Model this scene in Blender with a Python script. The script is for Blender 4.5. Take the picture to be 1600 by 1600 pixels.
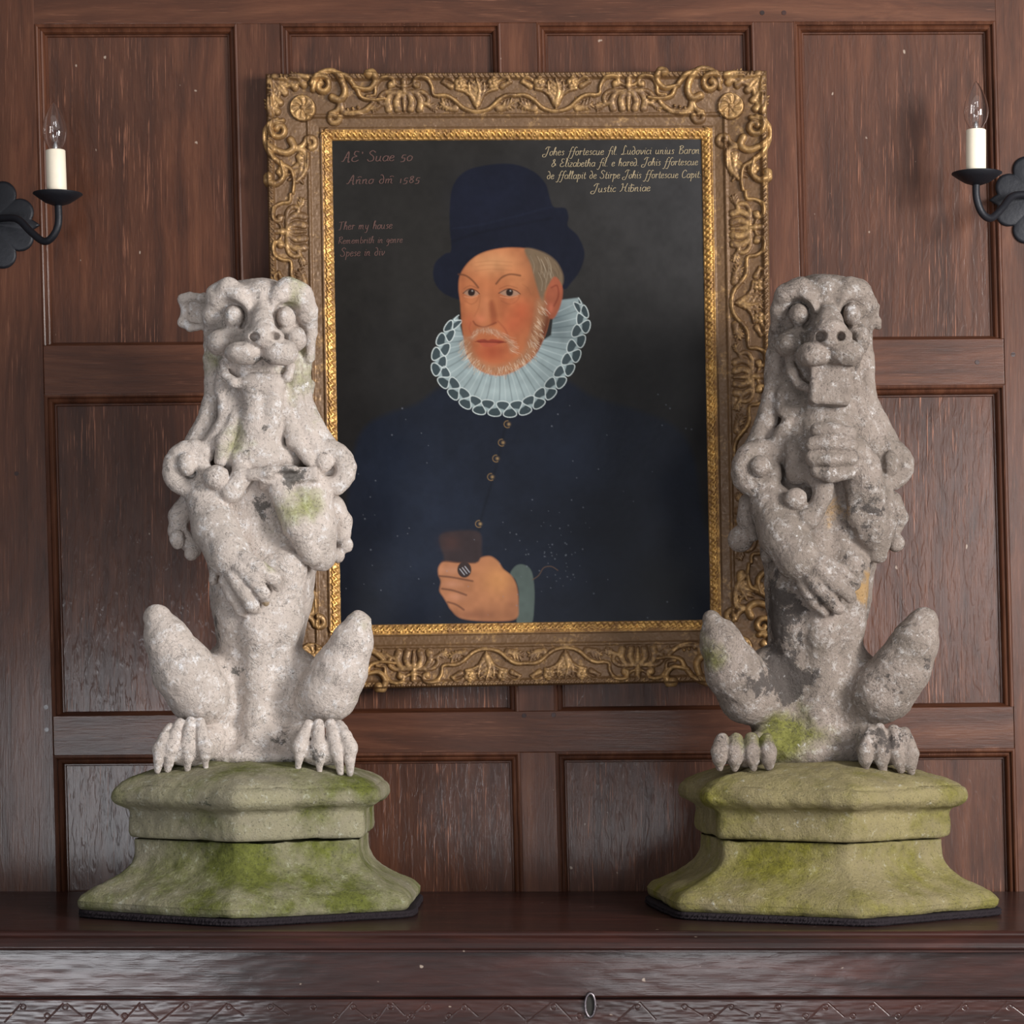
import bpy, math, random
import numpy as np

for o in list(bpy.data.objects):
    bpy.data.objects.remove(o, do_unlink=True)
SC = bpy.context.scene
COL = SC.collection
R = math.radians

# ------------------------------------------------------------------ camera, light, exposure
D, F, HY, ZC, ZT = 5.0, 4000.0, 1040.0, 1.291, 0.85   # wall distance, focal px, horizon row, eye height, chest-top height
cd = bpy.data.cameras.new('camera'); cam = bpy.data.objects.new('camera', cd); COL.objects.link(cam)
cam.location = (0, -D, ZC); cam.rotation_euler = (R(90), 0, 0)
cd.sensor_width = 36; cd.lens = 36*F/1600; cd.shift_y = (HY-800)/1600; cd.clip_start = 0.05
SC.camera = cam
SC.view_settings.view_transform = 'Standard'; SC.view_settings.look = 'None'
SC.view_settings.gamma = 1; SC.view_settings.use_curve_mapping = False
SC.view_settings.exposure = 0.18
wd = bpy.data.worlds.new('world'); SC.world = wd; wd.use_nodes = True
wd.node_tree.nodes['Background'].inputs[0].default_value = (0.90, 0.93, 1.0, 1)
wd.node_tree.nodes['Background'].inputs[1].default_value = 0.12

def area(name, loc, target, sx, sy, power, col):
    l = bpy.data.lights.new(name, 'AREA'); l.shape = 'RECTANGLE'; l.size = sx; l.size_y = sy
    l.energy = power; l.color = col
    o = bpy.data.objects.new(name, l); COL.objects.link(o); o.location = loc
    from mathutils import Vector
    o.rotation_euler = (Vector(target)-Vector(loc)).to_track_quat('-Z', 'Y').to_euler()
    return o
area('window_light_side', (3.2, -3.4, 2.2), (0.0, -0.2, 1.35), 1.3, 1.6, 225, (1.0, 0.97, 0.94))
area('window_light_right', (1.85, -5.0, 1.70), (1.0, 0.0, 1.45), 0.6, 1.15, 24, (0.96, 0.97, 1.0))
area('window_light_low_right', (0.72, -5.6, 0.42), (0.4, 0.0, 0.8), 0.75, 0.65, 15, (0.96, 0.97, 1.0))
area('window_light_left', (-1.5, -5.0, 0.72), (-0.8, 0.0, 1.0), 0.95, 1.05, 44, (0.92, 0.95, 1.0))
area('overhead_room_fill', (0.0, -2.4, 3.4), (0.0, -1.6, 0.0), 3.5, 2.5, 16, (1.0, 0.96, 0.92))  # added overhead fill lamp, lifts the dark shadows

def W(px, py, d):            # a point seen at photo position (px,py), d metres from the camera plane
    return ((px-800)*d/F, d-D, ZC-(py-HY)*d/F)

# ------------------------------------------------------------------ helpers
def mesh_np(name, V, Q, mat, parent=None, smooth=True, normals=None, attr=None):
    V = np.asarray(V, np.float32); Q = np.asarray(Q, np.int32)
    k = Q.shape[1]
    me = bpy.data.meshes.new(name)
    me.vertices.add(len(V)); me.vertices.foreach_set('co', V.ravel())
    me.loops.add(Q.size); me.loops.foreach_set('vertex_index', Q.ravel())
    me.polygons.add(len(Q)); me.polygons.foreach_set('loop_start', np.arange(0, Q.size, k, dtype=np.int32))
    me.polygons.foreach_set('loop_total', np.full(len(Q), k, np.int32))
    me.update(calc_edges=True); me.validate()
    me.polygons.foreach_set('use_smooth', np.full(len(me.polygons), smooth, bool))
    if attr is not None:
        for an, arr in attr.items():
            a = me.color_attributes.new(an, 'FLOAT_COLOR', 'POINT')
            c = np.ones((len(V), 4), np.float32); c[:, :3] = arr
            a.data.foreach_set('color', c.ravel())
    if normals is not None:
        me.normals_split_custom_set_from_vertices(np.asarray(normals, np.float64).tolist())
    me.materials.append(mat)
    o = bpy.data.objects.new(name, me); COL.objects.link(o)
    if parent: o.parent = parent; 
    return o

class MB:
    def __init__(s): s.v = []; s.f = []
    def add(s, vs, fs):
        n = len(s.v); s.v += [tuple(v) for v in vs]; s.f += [tuple(i+n for i in f) for f in fs]
    def box(s, x0, x1, y0, y1, z0, z1):
        s.add([(x0,y0,z0),(x1,y0,z0),(x1,y1,z0),(x0,y1,z0),(x0,y0,z1),(x1,y0,z1),(x1,y1,z1),(x0,y1,z1)],
              [(0,3,2,1),(4,5,6,7),(0,1,5,4),(1,2,6,5),(2,3,7,6),(3,0,4,7)])
    def prism(s, quad, yf, yb):      # quad: 4 (x,z) corners, extruded in depth
        n = len(quad)
        vs = [(x, yf, z) for x, z in quad]+[(x, yb, z) for x, z in quad]
        fs = [tuple(range(n)), tuple(range(2*n-1, n-1, -1))]+[(i, i+n, (i+1) % n+n, (i+1) % n) for i in range(n)]
        s.add(vs, fs)
    def lathe(s, prof, c, n=40):     # prof: (r,z) list around vertical axis at c
        vs = []; fs = []
        for r, z in prof:
            for k in range(n):
                a = 2*math.pi*k/n; vs.append((c[0]+r*math.cos(a), c[1]+r*math.sin(a), c[2]+z))
        for i in range(len(prof)-1):
            for k in range(n):
                fs.append((i*n+k, i*n+(k+1) % n, (i+1)*n+(k+1) % n, (i+1)*n+k))
        s.add(vs, fs)
    def tube(s, pts, rad, n=14, cap=True):
        P = [np.array(p, float) for p in pts]
        if not hasattr(rad, '__len__'): rad = [rad]*len(P)
        up = np.array([0, 1.0, 0.02]); vs = []; fs = []
        for i, p in enumerate(P):
            t = P[min(i+1, len(P)-1)]-P[max(i-1, 0)]; t /= np.linalg.norm(t)+1e-12
            a = np.cross(t, up); a /= np.linalg.norm(a)+1e-12; b = np.cross(t, a)
            for k in range(n):
                th = 2*math.pi*k/n; vs.append(p+rad[i]*(math.cos(th)*a+math.sin(th)*b))
        for i in range(len(P)-1):
            for k in range(n):
                fs.append((i*n+k, (i+1)*n+k, (i+1)*n+(k+1) % n, i*n+(k+1) % n))
        if cap:
            fs.append(tuple(range(n))); fs.append(tuple(range(len(P)*n-1, (len(P)-1)*n-1, -1)))
        s.add(vs, fs)
    def build(s, name, mat, parent=None, smooth=False, bevel=0):
        me = bpy.data.meshes.new(name); me.from_pydata([tuple(map(float, v)) for v in s.v], [], s.f); me.update()
        import bmesh
        bm = bmesh.new(); bm.from_mesh(me); bmesh.ops.recalc_face_normals(bm, faces=bm.faces); bm.to_mesh(me); bm.free()
        for p in me.polygons: p.use_smooth = smooth
        me.materials.append(mat)
        o = bpy.data.objects.new(name, me); COL.objects.link(o)
        if parent: o.parent = parent
        if bevel:
            b = o.modifiers.new('bevel', 'BEVEL'); b.width = bevel; b.segments = 3; b.limit_method = 'ANGLE'
        return o

def spline(pts, n=8, closed=False):
    P = [np.array(p, float) for p in pts]; m = len(P); out = []
    rng = range(m) if closed else range(m-1)
    for i in rng:
        if closed: a, b, c, d = P[i-1], P[i], P[(i+1) % m], P[(i+2) % m]
        else: a, b, c, d = P[max(i-1, 0)], P[i], P[i+1], P[min(i+2, m-1)]
        for k in range(n):
            t = k/n
            out.append(0.5*((2*b)+(c-a)*t+(2*a-5*b+4*c-d)*t*t+(3*b-a-3*c+d)*t**3))
    if not closed: out.append(P[-1])
    return np.array(out)

def empty(name, loc, label, cat, group=None):
    o = bpy.data.objects.new(name, None); COL.objects.link(o)
    o.location = loc; o.empty_display_size = 0.05
    tag(o, label, cat, group); return o
def tag(o, label, cat, group=None):
    o['label'] = label; o['category'] = cat
    if group: o['group'] = group
def keep(o, parent):         # parent without moving (parents are only translated)
    o.parent = parent; o.matrix_parent_inverse.identity()
    o.location = (o.location.x-parent.location.x, o.location.y-parent.location.y, o.location.z-parent.location.z)
    return o
def struct(o):
    o['kind'] = 'structure'; return o
def srgb(r, g, b):
    f = lambda c: (c/255/12.92) if c/255 <= 0.04045 else ((c/255+0.055)/1.055)**2.4
    return (f(r), f(g), f(b))

# ------------------------------------------------------------------ value noise (numpy)
_L = {}
def vnoise(X, Y, Z, s, seed=0):
    if seed not in _L: _L[seed] = np.random.RandomState(seed).rand(32, 32, 32).astype(np.float32)*2-1
    L = _L[seed]; out = 0
    x, y, z = X/s, Y/s, Z/s
    xi, yi, zi = np.floor(x).astype(int), np.floor(y).astype(int), np.floor(z).astype(int)
    fx, fy, fz = x-xi, y-yi, z-zi
    fx = fx*fx*(3-2*fx); fy = fy*fy*(3-2*fy); fz = fz*fz*(3-2*fz)
    for a in (0, 1):
        for b in (0, 1):
            for c in (0, 1):
                w = (fx if a else 1-fx)*(fy if b else 1-fy)*(fz if c else 1-fz)
                out = out+w*L[(xi+a) & 31, (yi+b) & 31, (zi+c) & 31]
    return out

# ------------------------------------------------------------------ materials
def nt(name):
    m = bpy.data.materials.new(name); m.use_nodes = True
    return m, m.node_tree, m.node_tree.nodes['Principled BSDF']
def N(t, typ, ins=None, **kw):
    n = t.nodes.new(typ)
    for k, v in kw.items(): setattr(n, k, v)
    for k, v in (ins or {}).items():
        s = n.inputs[k]
        if isinstance(v, bpy.types.NodeSocket): t.links.new(v, s)
        else: s.default_value = v
    return n
def ramp(t, fac, stops, interp='LINEAR'):
    n = t.nodes.new('ShaderNodeValToRGB'); t.links.new(fac, n.inputs[0]); cr = n.color_ramp; cr.interpolation = interp
    while len(cr.elements) < len(stops): cr.elements.new(0.5)
    for e, (p, c) in zip(cr.elements, stops):
        e.position = p; e.color = (c, c, c, 1) if not hasattr(c, '__len__') else (*c[:3], 1)
    return n.outputs[0]
def mix(t, fac, a, b, mode='MIX'):
    n = t.nodes.new('ShaderNodeMix'); n.data_type = 'RGBA'; n.blend_type = mode
    for k, v in ((0, fac), (6, a), (7, b)):
        if isinstance(v, bpy.types.NodeSocket): t.links.new(v, n.inputs[k])
        else: n.inputs[k].default_value = v if k == 0 else (*v[:3], 1)
    return n.outputs[2]
def math_(t, op, a, b=0.0, c=None):
    n = t.nodes.new('ShaderNodeMath'); n.operation = op
    for k, v in ((0, a), (1, b), (2, c)):
        if v is None: continue
        if isinstance(v, bpy.types.NodeSocket): t.links.new(v, n.inputs[k])
        else: n.inputs[k].default_value = v
    return n.outputs[0]

def wood(name, dark, mid, light, horiz=False, rough=0.32, streak=0.5, bump=0.25, coat=0.3, fleck=0.5):
    m, t, p = nt(name)
    geo = N(t, 'ShaderNodeNewGeometry'); oi = N(t, 'ShaderNodeObjectInfo')
    off = N(t, 'ShaderNodeVectorMath', {0: geo.outputs['Position']}, operation='ADD')
    cx = N(t, 'ShaderNodeCombineXYZ', {0: math_(t, 'MULTIPLY', oi.outputs['Random'], 7.3), 1: 0.0, 2: math_(t, 'MULTIPLY', oi.outputs['Random'], 11.9)})
    t.links.new(cx.outputs[0], off.inputs[1])
    P = off.outputs[0]
    def sc(a, l):                                  # a: across the grain, l: along
        v = (l, a, a) if horiz else (a, a, l)
        return N(t, 'ShaderNodeVectorMath', {0: P, 1: v}, operation='MULTIPLY').outputs[0]
    warp = N(t, 'ShaderNodeTexNoise', {'Vector': sc(3, 1.2), 'Scale': 1.0, 'Detail': 3.0})
    wv = N(t, 'ShaderNodeVectorMath', {0: sc(34, 2.2), 1: warp.outputs['Color']}, operation='ADD')
    wv2 = N(t, 'ShaderNodeVectorMath', {0: warp.outputs['Color'], 1: (5, 5, 5)}, operation='MULTIPLY')
    t.links.new(wv2.outputs[0], wv.inputs[1])
    grain = N(t, 'ShaderNodeTexNoise', {'Vector': wv.outputs[0], 'Scale': 1.0, 'Detail': 6.0, 'Roughness': 0.65}).outputs[0]
    fine = N(t, 'ShaderNodeTexNoise', {'Vector': sc(420, 12), 'Scale': 1.0, 'Detail': 3.0, 'Roughness': 0.6}).outputs[0]
    big = N(t, 'ShaderNodeTexNoise', {'Vector': sc(5, 3), 'Scale': 1.0, 'Detail': 4.0}).outputs[0]
    fl = N(t, 'ShaderNodeTexNoise', {'Vector': sc(95, 22), 'Scale': 1.0, 'Detail': 2.5, 'Distortion': 0.5}).outputs[0]
    c = ramp(t, grain, [(0.25, dark), (0.52, mid), (0.78, light)])
    c = mix(t, ramp(t, big, [(0.35, 0.0), (0.7, 0.55)]), c, dark)
    pores = ramp(t, fine, [(0.60, 0.0), (0.72, 1.0)])
    blot = ramp(t, big, [(0.42, 0.15), (0.62, 1.0)])
    c = mix(t, math_(t, 'MULTIPLY', math_(t, 'MULTIPLY', pores, blot), streak), c, tuple(min(1, x*2.2+0.03) for x in light))
    dpores = ramp(t, fine, [(0.28, 1.0), (0.42, 0.0)])
    c = mix(t, math_(t, 'MULTIPLY', dpores, 0.45), c, tuple(x*0.4 for x in dark))
    # pale flecks of old paint and wax
    sp = N(t, 'ShaderNodeTexNoise', {'Vector': sc(70, 45), 'Scale': 1.0, 'Detail': 1.0}).outputs[0]
    c = mix(t, ramp(t, sp, [(0.80, 0.0), (0.83, 0.6)]), c, (0.5, 0.4, 0.32))
    t.links.new(c, p.inputs['Base Color'])
    rr = math_(t, 'ADD', math_(t, 'MULTIPLY', big, 0.25), rough-0.10)
    rr = math_(t, 'ADD', rr, math_(t, 'MULTIPLY', fl, 0.12))
    t.links.new(rr, p.inputs['Roughness'])
    h = math_(t, 'ADD', math_(t, 'MULTIPLY', grain, 0.5), math_(t, 'MULTIPLY', fine, 0.35))
    h = math_(t, 'ADD', h, math_(t, 'MULTIPLY', ramp(t, fl, [(0.5, 0.0), (0.62, 1.0)]), fleck))
    h = math_(t, 'ADD', h, math_(t, 'MULTIPLY', big, 1.2))
    b = N(t, 'ShaderNodeBump', {'Height': h, 'Strength': bump, 'Distance': 0.004})
    t.links.new(b.outputs[0], p.inputs['Normal'])
    p.inputs['Specular IOR Level'].default_value = 0.28
    p.inputs['Coat Weight'].default_value = coat; p.inputs['Coat Roughness'].default_value = 0.16
    t.links.new(b.outputs[0], p.inputs['Coat Normal'])
    return m

M = {}
oak = dict(dark=(0.038, 0.0125, 0.006), mid=(0.097, 0.032, 0.0145), light=(0.168, 0.064, 0.031))
M['oak_v'] = wood('oak_upright', **oak, fleck=0.12, bump=0.13, coat=0.2, rough=0.42)
M['oak_h'] = wood('oak_rail', **oak, horiz=True, fleck=0.10, bump=0.13, coat=0.2, rough=0.42)
M['oak_panel'] = wood('oak_panel', (0.032, 0.0105, 0.0053), (0.086, 0.028, 0.0125), (0.156, 0.057, 0.027), streak=1.0, fleck=0.30, bump=0.15, coat=0.32, rough=0.42)
ch = dict(dark=(0.008, 0.003, 0.0024), mid=(0.036, 0.0085, 0.0055), light=(0.070, 0.020, 0.013))
M['chest'] = wood('dark_polished_oak', **ch, horiz=True, rough=0.42, streak=0.25, bump=0.10, coat=0.55, fleck=0.15)
M['chest_top'] = wood('dark_polished_oak_top', **ch, horiz=True, rough=0.45, streak=0.15, bump=0.09, coat=0.35, fleck=0.15)

def stone(name, a, b, dark, moss, ochre, white, moss_base=0.0, dark_base=0.0, patch=9.0, bump=0.5, wamt=0.0, vein=0.75, wfine=0.75):
    m, t, p = nt(name)
    P = N(t, 'ShaderNodeNewGeometry').outputs['Position']
    def ns(s, det=5.0, rough=0.6, dist=0.0):
        return N(t, 'ShaderNodeTexNoise', {'Vector': P, 'Scale': s, 'Detail': det, 'Roughness': rough, 'Distortion': dist}).outputs[0]
    st = N(t, 'ShaderNodeAttribute', attribute_name='stain_and_shade')
    sep = N(t, 'ShaderNodeSeparateColor', {0: st.outputs['Color']})
    n1, n2, n3, n4 = ns(14), ns(patch, 8, 0.72, 0.5), ns(55, 10, 0.82), ns(220, 3)
    c = mix(t, ramp(t, n1, [(0.35, 0.0), (0.65, 1.0)]), a, b)
    c = mix(t, ramp(t, n3, [(0.53+wamt, 0.0), (0.62+wamt, wfine)]), c, white)
    # worn ochre
    f = math_(t, 'ADD', sep.outputs[2], math_(t, 'MULTIPLY', math_(t, 'SUBTRACT', n2, 0.5), 1.6))
    c = mix(t, ramp(t, f, [(0.40, 0.0), (0.55, 0.85)]), c, ochre)
    # moss
    f = math_(t, 'ADD', math_(t, 'ADD', sep.outputs[0], moss_base), math_(t, 'MULTIPLY', math_(t, 'SUBTRACT', ns(11, 7, 0.65), 0.5), 1.7))
    c = mix(t, ramp(t, f, [(0.30, 0.0), (0.75, 0.95)]), c, mix(t, ramp(t, n3, [(0.36, 0.0), (0.64, 1.0)]), tuple(x*0.62 for x in moss), tuple(x*1.75+0.01 for x in moss)))
    # dark lichen crust, plus grime and crease shade painted per vertex
    f = math_(t, 'ADD', math_(t, 'ADD', sep.outputs[1], dark_base), math_(t, 'MULTIPLY', math_(t, 'SUBTRACT', ns(17, 9, 0.78, 0.3), 0.5), 2.4))
    c = mix(t, ramp(t, f, [(0.42, 0.0), (0.52, 0.9)]), c, dark)
    # white limy spots
    f = ns(26, 8, 0.8)
    c = mix(t, ramp(t, f, [(0.60+wamt, 0.0), (0.66+wamt, 0.85)]), c, white)
    c = mix(t, ramp(t, n4, [(0.30, 0.5), (0.42, 0.0)]), c, tuple(x*0.5 for x in dark))
    cr = ns(21, 6, 0.65, 0.8); v = math_(t, 'ABSOLUTE', math_(t, 'SUBTRACT', cr, 0.5))
    gate = ramp(t, ns(8, 3), [(0.44, 0.0), (0.56, 1.0)])
    c = mix(t, math_(t, 'MULTIPLY', math_(t, 'MULTIPLY', ramp(t, v, [(0.0, 1.0), (0.013, 0.0)]), gate), vein), c, dark)
    t.links.new(c, p.inputs['Base Color'])
    p.inputs['Roughness'].default_value = 0.85; p.inputs['Specular IOR Level'].default_value = 0.25
    h = math_(t, 'ADD', math_(t, 'MULTIPLY', n3, 1.0), math_(t, 'MULTIPLY', n4, 0.4))
    h = math_(t, 'ADD', h, math_(t, 'MULTIPLY', n2, 1.2))
    bn = N(t, 'ShaderNodeBump', {'Height': h, 'Strength': bump, 'Distance': 0.006})
    t.links.new(bn.outputs[0], p.inputs['Normal'])
    return m
M['stoneL'] = stone('pale_weathered_stone', (0.68, 0.59, 0.53), (0.53, 0.46, 0.41), (0.12, 0.11, 0.10), (0.25, 0.26, 0.09), (0.50, 0.36, 0.20), (0.90, 0.88, 0.88), bump=0.8, dark_base=0.10)
M['stoneR'] = stone('mottled_grey_stone', (0.40, 0.33, 0.285), (0.26, 0.215, 0.18), (0.085, 0.072, 0.066), (0.17, 0.17, 0.035), (0.50, 0.31, 0.13), (0.90, 0.87, 0.86), dark_base=0.19, bump=1.0, wamt=0.0, wfine=0.42)
M['mossL'] = stone('mossy_stone', (0.36, 0.33, 0.21), (0.30, 0.27, 0.19), (0.10, 0.10, 0.07), (0.10, 0.112, 0.014), (0.28, 0.22, 0.09), (0.62, 0.62, 0.54), moss_base=0.42, dark_base=-0.02, bump=0.9, wamt=0.025, vein=0.3)
M['mossR'] = stone('yellow_mossy_stone', (0.32, 0.27, 0.13), (0.27, 0.225, 0.12), (0.10, 0.09, 0.06), (0.15, 0.138, 0.014), (0.33, 0.23, 0.075), (0.60, 0.59, 0.52), moss_base=0.42, dark_base=-0.04, bump=0.9, wamt=0.045, vein=0.3)

def simple(name, col, rough=0.5, metal=0.0, bump=0, bscale=50, spec=0.5, var=0.0):
    m, t, p = nt(name)
    p.inputs['Base Color'].default_value = (*col, 1); p.inputs['Roughness'].default_value = rough; p.inputs['Metallic'].default_value = metal
    p.inputs['Specular IOR Level'].default_value = spec
    P = N(t, 'ShaderNodeNewGeometry').outputs['Position']
    n = N(t, 'ShaderNodeTexNoise', {'Vector': P, 'Scale': bscale, 'Detail': 5.0}).outputs[0]
    if var: t.links.new(mix(t, n, tuple(c*(1-var) for c in col), tuple(min(1, c*(1+var)) for c in col)), p.inputs['Base Color'])
    if bump:
        b = N(t, 'ShaderNodeBump', {'Height': n, 'Strength': bump, 'Distance': 0.003}); t.links.new(b.outputs[0], p.inputs['Normal'])
    return m
M['iron'] = simple('black_wrought_iron', (0.012, 0.013, 0.018), 0.5, 0.3, 0.2, 120)
M['wax'] = simple('cream_candle_sleeve', (0.92, 0.82, 0.66), 0.5, 0, 0.05, 90, var=0.06)
M['felt'] = simple('dark_felt', (0.030, 0.024, 0.028), 1.0, 0, 1.0, 900, 0.1, var=0.6)
M['brass'] = simple('dull_brass', (0.5, 0.38, 0.2), 0.35, 1.0)
M['floor'] = simple('floor_boards', (0.10, 0.06, 0.04), 0.5)
M['gap'] = simple('black_backing_and_hole_shade', (0.02, 0.018, 0.015), 0.9, 0, 0.5)  # flat black for the backboard and the painted dark of the keyhole
def glass():
    m, t, p = nt('clear_bulb_glass')
    p.inputs['Base Color'].default_value = (1, 1, 1, 1); p.inputs['Roughness'].default_value = 0.0
    p.inputs['Transmission Weight'].default_value = 1.0; p.inputs['IOR'].default_value = 1.45
    return m
M['glass'] = glass()
def gilt(name, gold, brown, amt, rough=0.42, metal=0.75):
    m, t, p = nt(name)
    P = N(t, 'ShaderNodeNewGeometry').outputs['Position']
    n = N(t, 'ShaderNodeTexNoise', {'Vector': P, 'Scale': 28.0, 'Detail': 8.0, 'Roughness': 0.7}).outputs[0]
    n2 = N(t, 'ShaderNodeTexNoise', {'Vector': P, 'Scale': 160.0, 'Detail': 4.0}).outputs[0]
    rl = N(t, 'ShaderNodeAttribute', attribute_name='relief')
    sep = N(t, 'ShaderNodeSeparateColor', {0: rl.outputs['Color']})
    f = math_(t, 'ADD', math_(t, 'MULTIPLY', n, 0.9), math_(t, 'MULTIPLY', n2, 0.35))
    f = math_(t, 'SUBTRACT', f, math_(t, 'MULTIPLY', sep.outputs[0], 0.20))    # more gold on the raised carving
    c = mix(t, ramp(t, f, [(amt-0.16, 0.0), (amt+0.14, 1.0)]), gold, brown)
    t.links.new(c, p.inputs['Base Color'])
    t.links.new(ramp(t, f, [(amt-0.16, metal), (amt+0.14, metal*0.35)]), p.inputs['Metallic'])
    t.links.new(ramp(t, n2, [(0.3, rough-0.08), (0.7, rough+0.15)]), p.inputs['Roughness'])
    b = N(t, 'ShaderNodeBump', {'Height': n2, 'Strength': 0.3, 'Distance': 0.002}); t.links.new(b.outputs[0], p.inputs['Normal'])
    return m
M['gilt'] = gilt('worn_giltwood', (0.58, 0.35, 0.14), (0.14, 0.074, 0.031), 0.43, 0.46, 0.55)
M['gilt2'] = gilt('bright_gilt', (0.86, 0.50, 0.15), (0.24, 0.12, 0.04), 0.55, 0.40, 0.75)
# ------------------------------------------------------------------ the panelled wall
LEAN = 0.0265                                  # the old framing leans
def wx(x0, y): return x0+LEAN*(y-40)
def wp(px, py, y=0.0):                          # wall-plane (x,z)
    return ((px-800)*D/F, ZC-(py-HY)*D/F)
def rowy(yl, yr): return lambda px: yl+(yr-yl)*(px-60)/1500.0
xs = [(-330, -70), (54, 370), (437, 782), (838, 1178), (1240, 1555), (1675, 1980)]     # panel openings at row y=40
rows = [(rowy(38, 33), rowy(540, 529)), (rowy(617, 601), rowy(1119, 1104)), (rowy(1181, 1170), rowy(1500, 1500))]
wall = MB(); wall.box(-1.55, 1.60, 0.030, 0.12, 0.0, 2.75)
wall = struct(wall.build('wall_back', M['oak_panel']))
def cor(x0, fy):                                # corner position of an opening edge line x0 with row line fy
    y = fy(x0)
    for _ in range(3): y = fy(wx(x0, y))
    return (wx(x0, y), y)
def quadp(x0, x1, fa, fb):
    return [cor(x0, fa), cor(x1, fa), cor(x1, fb), cor(x0, fb)]
# rails
allf = [rowy(-330, -330)]+[f for r_ in rows for f in r_]
bands = [(rowy(-330, -330), rows[0][0]), (rows[0][1], rows[1][0]), (rows[1][1], rows[2][0])]
for fa, fb in bands:
    q = quadp(54, 1555, fa, fb)
    if fa is bands[0][0]: q = quadp(54-6, 1555+6, fa, fb)
    m = MB(); m.prism([wp(*c) for c in q], 0.0, 0.031)
    m.build('rail', M['oak_h'], wall, bevel=0.0012)
for (a, b) in ((-330, -70),):
    pass
# long end stiles, then the short stiles between panels
def stile(x0, x1, fa, fb):
    m = MB(); m.prism([wp(*c) for c in quadp(x0, x1, fa, fb)], -0.0006, 0.031); m.build('stile', M['oak_v'], wall, bevel=0.0012)
stile(-70, 53.5, rowy(-330, -330), rowy(1500, 1500)); stile(1555.5, 1675, rowy(-330, -330), rowy(1500, 1500))
for k, (fa, fb) in enumerate(rows):
    for x0, x1 in ((370, 437), (782, 838), (1178, 1240)):
        stile(x0, x1, fa, fb)
# panels with moulded edges (top and sides) and a plain splayed foot
def panel(x0, x1, fa, fb):
    o = [np.array(wp(*c)) for c in quadp(x0, x1, fa, fb)]
    m = MB(); m.prism([tuple(p) for p in o], 0.020, 0.031); m.build('panel', M['oak_panel'], wall)
    # profile: distance inward (m), depth (y)
    prof = [(-0.002, 0.002), (0.0, -0.0012), (0.0035, -0.0025), (0.006, -0.001), (0.007, 0.004), (0.0085, 0.0055), (0.011, 0.0045), (0.014, 0.0065),
            (0.0165, 0.011), (0.0175, 0.0165), (0.020, 0.0165), (0.0215, 0.0205)]
    foot = [(-0.002, 0.002), (0.0, 0.0), (0.001, 0.0015), (0.006, 0.012), (0.0075, 0.0185), (0.008, 0.0205)]
    def inset(d4):                       # d4 = inward distances left, top, right, bottom
        l, t_, r_, b_ = d4
        TL, TR, BR, BL = o
        def lerp(A, B, w): return A+(B-A)*w
        w = np.linalg.norm(TR-TL); h = np.linalg.norm(BL-TL)
        def pt(u, v): return lerp(lerp(TL, TR, u), lerp(BL, BR, u), v)
        return [pt(l/w, t_/h), pt(1-r_/w, t_/h), pt(1-r_/w, 1-b_/h), pt(l/w, 1-b_/h)]
    m = MB(); n = len(prof); vs = []
    for i, (dd, y) in enumerate(prof):
        q = inset((dd, dd, dd, 0.0))
        vs += [(q[3][0], y, q[3][1]), (q[0][0], y, q[0][1]), (q[1][0], y, q[1][1]), (q[2][0], y, q[2][1])]
    fs = []
    for i in range(n-1):
        for k in range(3): fs.append((i*4+k, i*4+k+1, (i+1)*4+k+1, (i+1)*4+k))
    m.add(vs, fs); m.build('moulding', M['oak_v'], wall)
    m = MB(); vs = []
    for dd, y in foot:
        q = inset((0, 0, 0, dd)); vs += [(q[3][0], y, q[3][1]), (q[2][0], y, q[2][1])]
    m.add(vs, [(i*2, i*2+1, i*2+3, i*2+2) for i in range(len(foot)-1)]); m.build('splay', M['oak_h'], wall)
for fa, fb in rows:
    for (x0, x1) in xs[1:5]: panel(x0, x1, fa, fb)
for a in (-1,):
    m = MB(); m.box(-1.55, wp(wx(-70, 800), 0)[0]-0.02, -0.0003, 0.031, 0.0, 2.75); m.build('end_board', M['oak_v'], wall)
    m = MB(); m.box(wp(wx(1675, 800), 0)[0]+0.02, 1.60, -0.0003, 0.031, 0.0, 2.75); m.build('end_board', M['oak_v'], wall)
for (px, py) in ((1527, 566), (819, 1118), (865, 1117), (1191, 20), (1225, 20), (1583, 554), (72, 1105), (73, 1140), (26, 740)):
    x, z = wp(px, py); m = MB()
    m.add([(x+0.0045*math.cos(2*math.pi*k/9), -0.0012, z+0.0045*math.sin(2*math.pi*k/9)) for k in range(9)]
          + [(x+0.005*math.cos(2*math.pi*k/9), 0.003, z+0.005*math.sin(2*math.pi*k/9)) for k in range(9)],
          [tuple(range(9))]+[(k, (k+1) % 9, (k+1) % 9+9, k+9) for k in range(9)])
    m.build('peg', M['chest'], wall)
fl = MB(); fl.box(-4, 4, -6.5, 0.12, -0.05, 0); struct(fl.build('floor', M['floor']))

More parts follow.
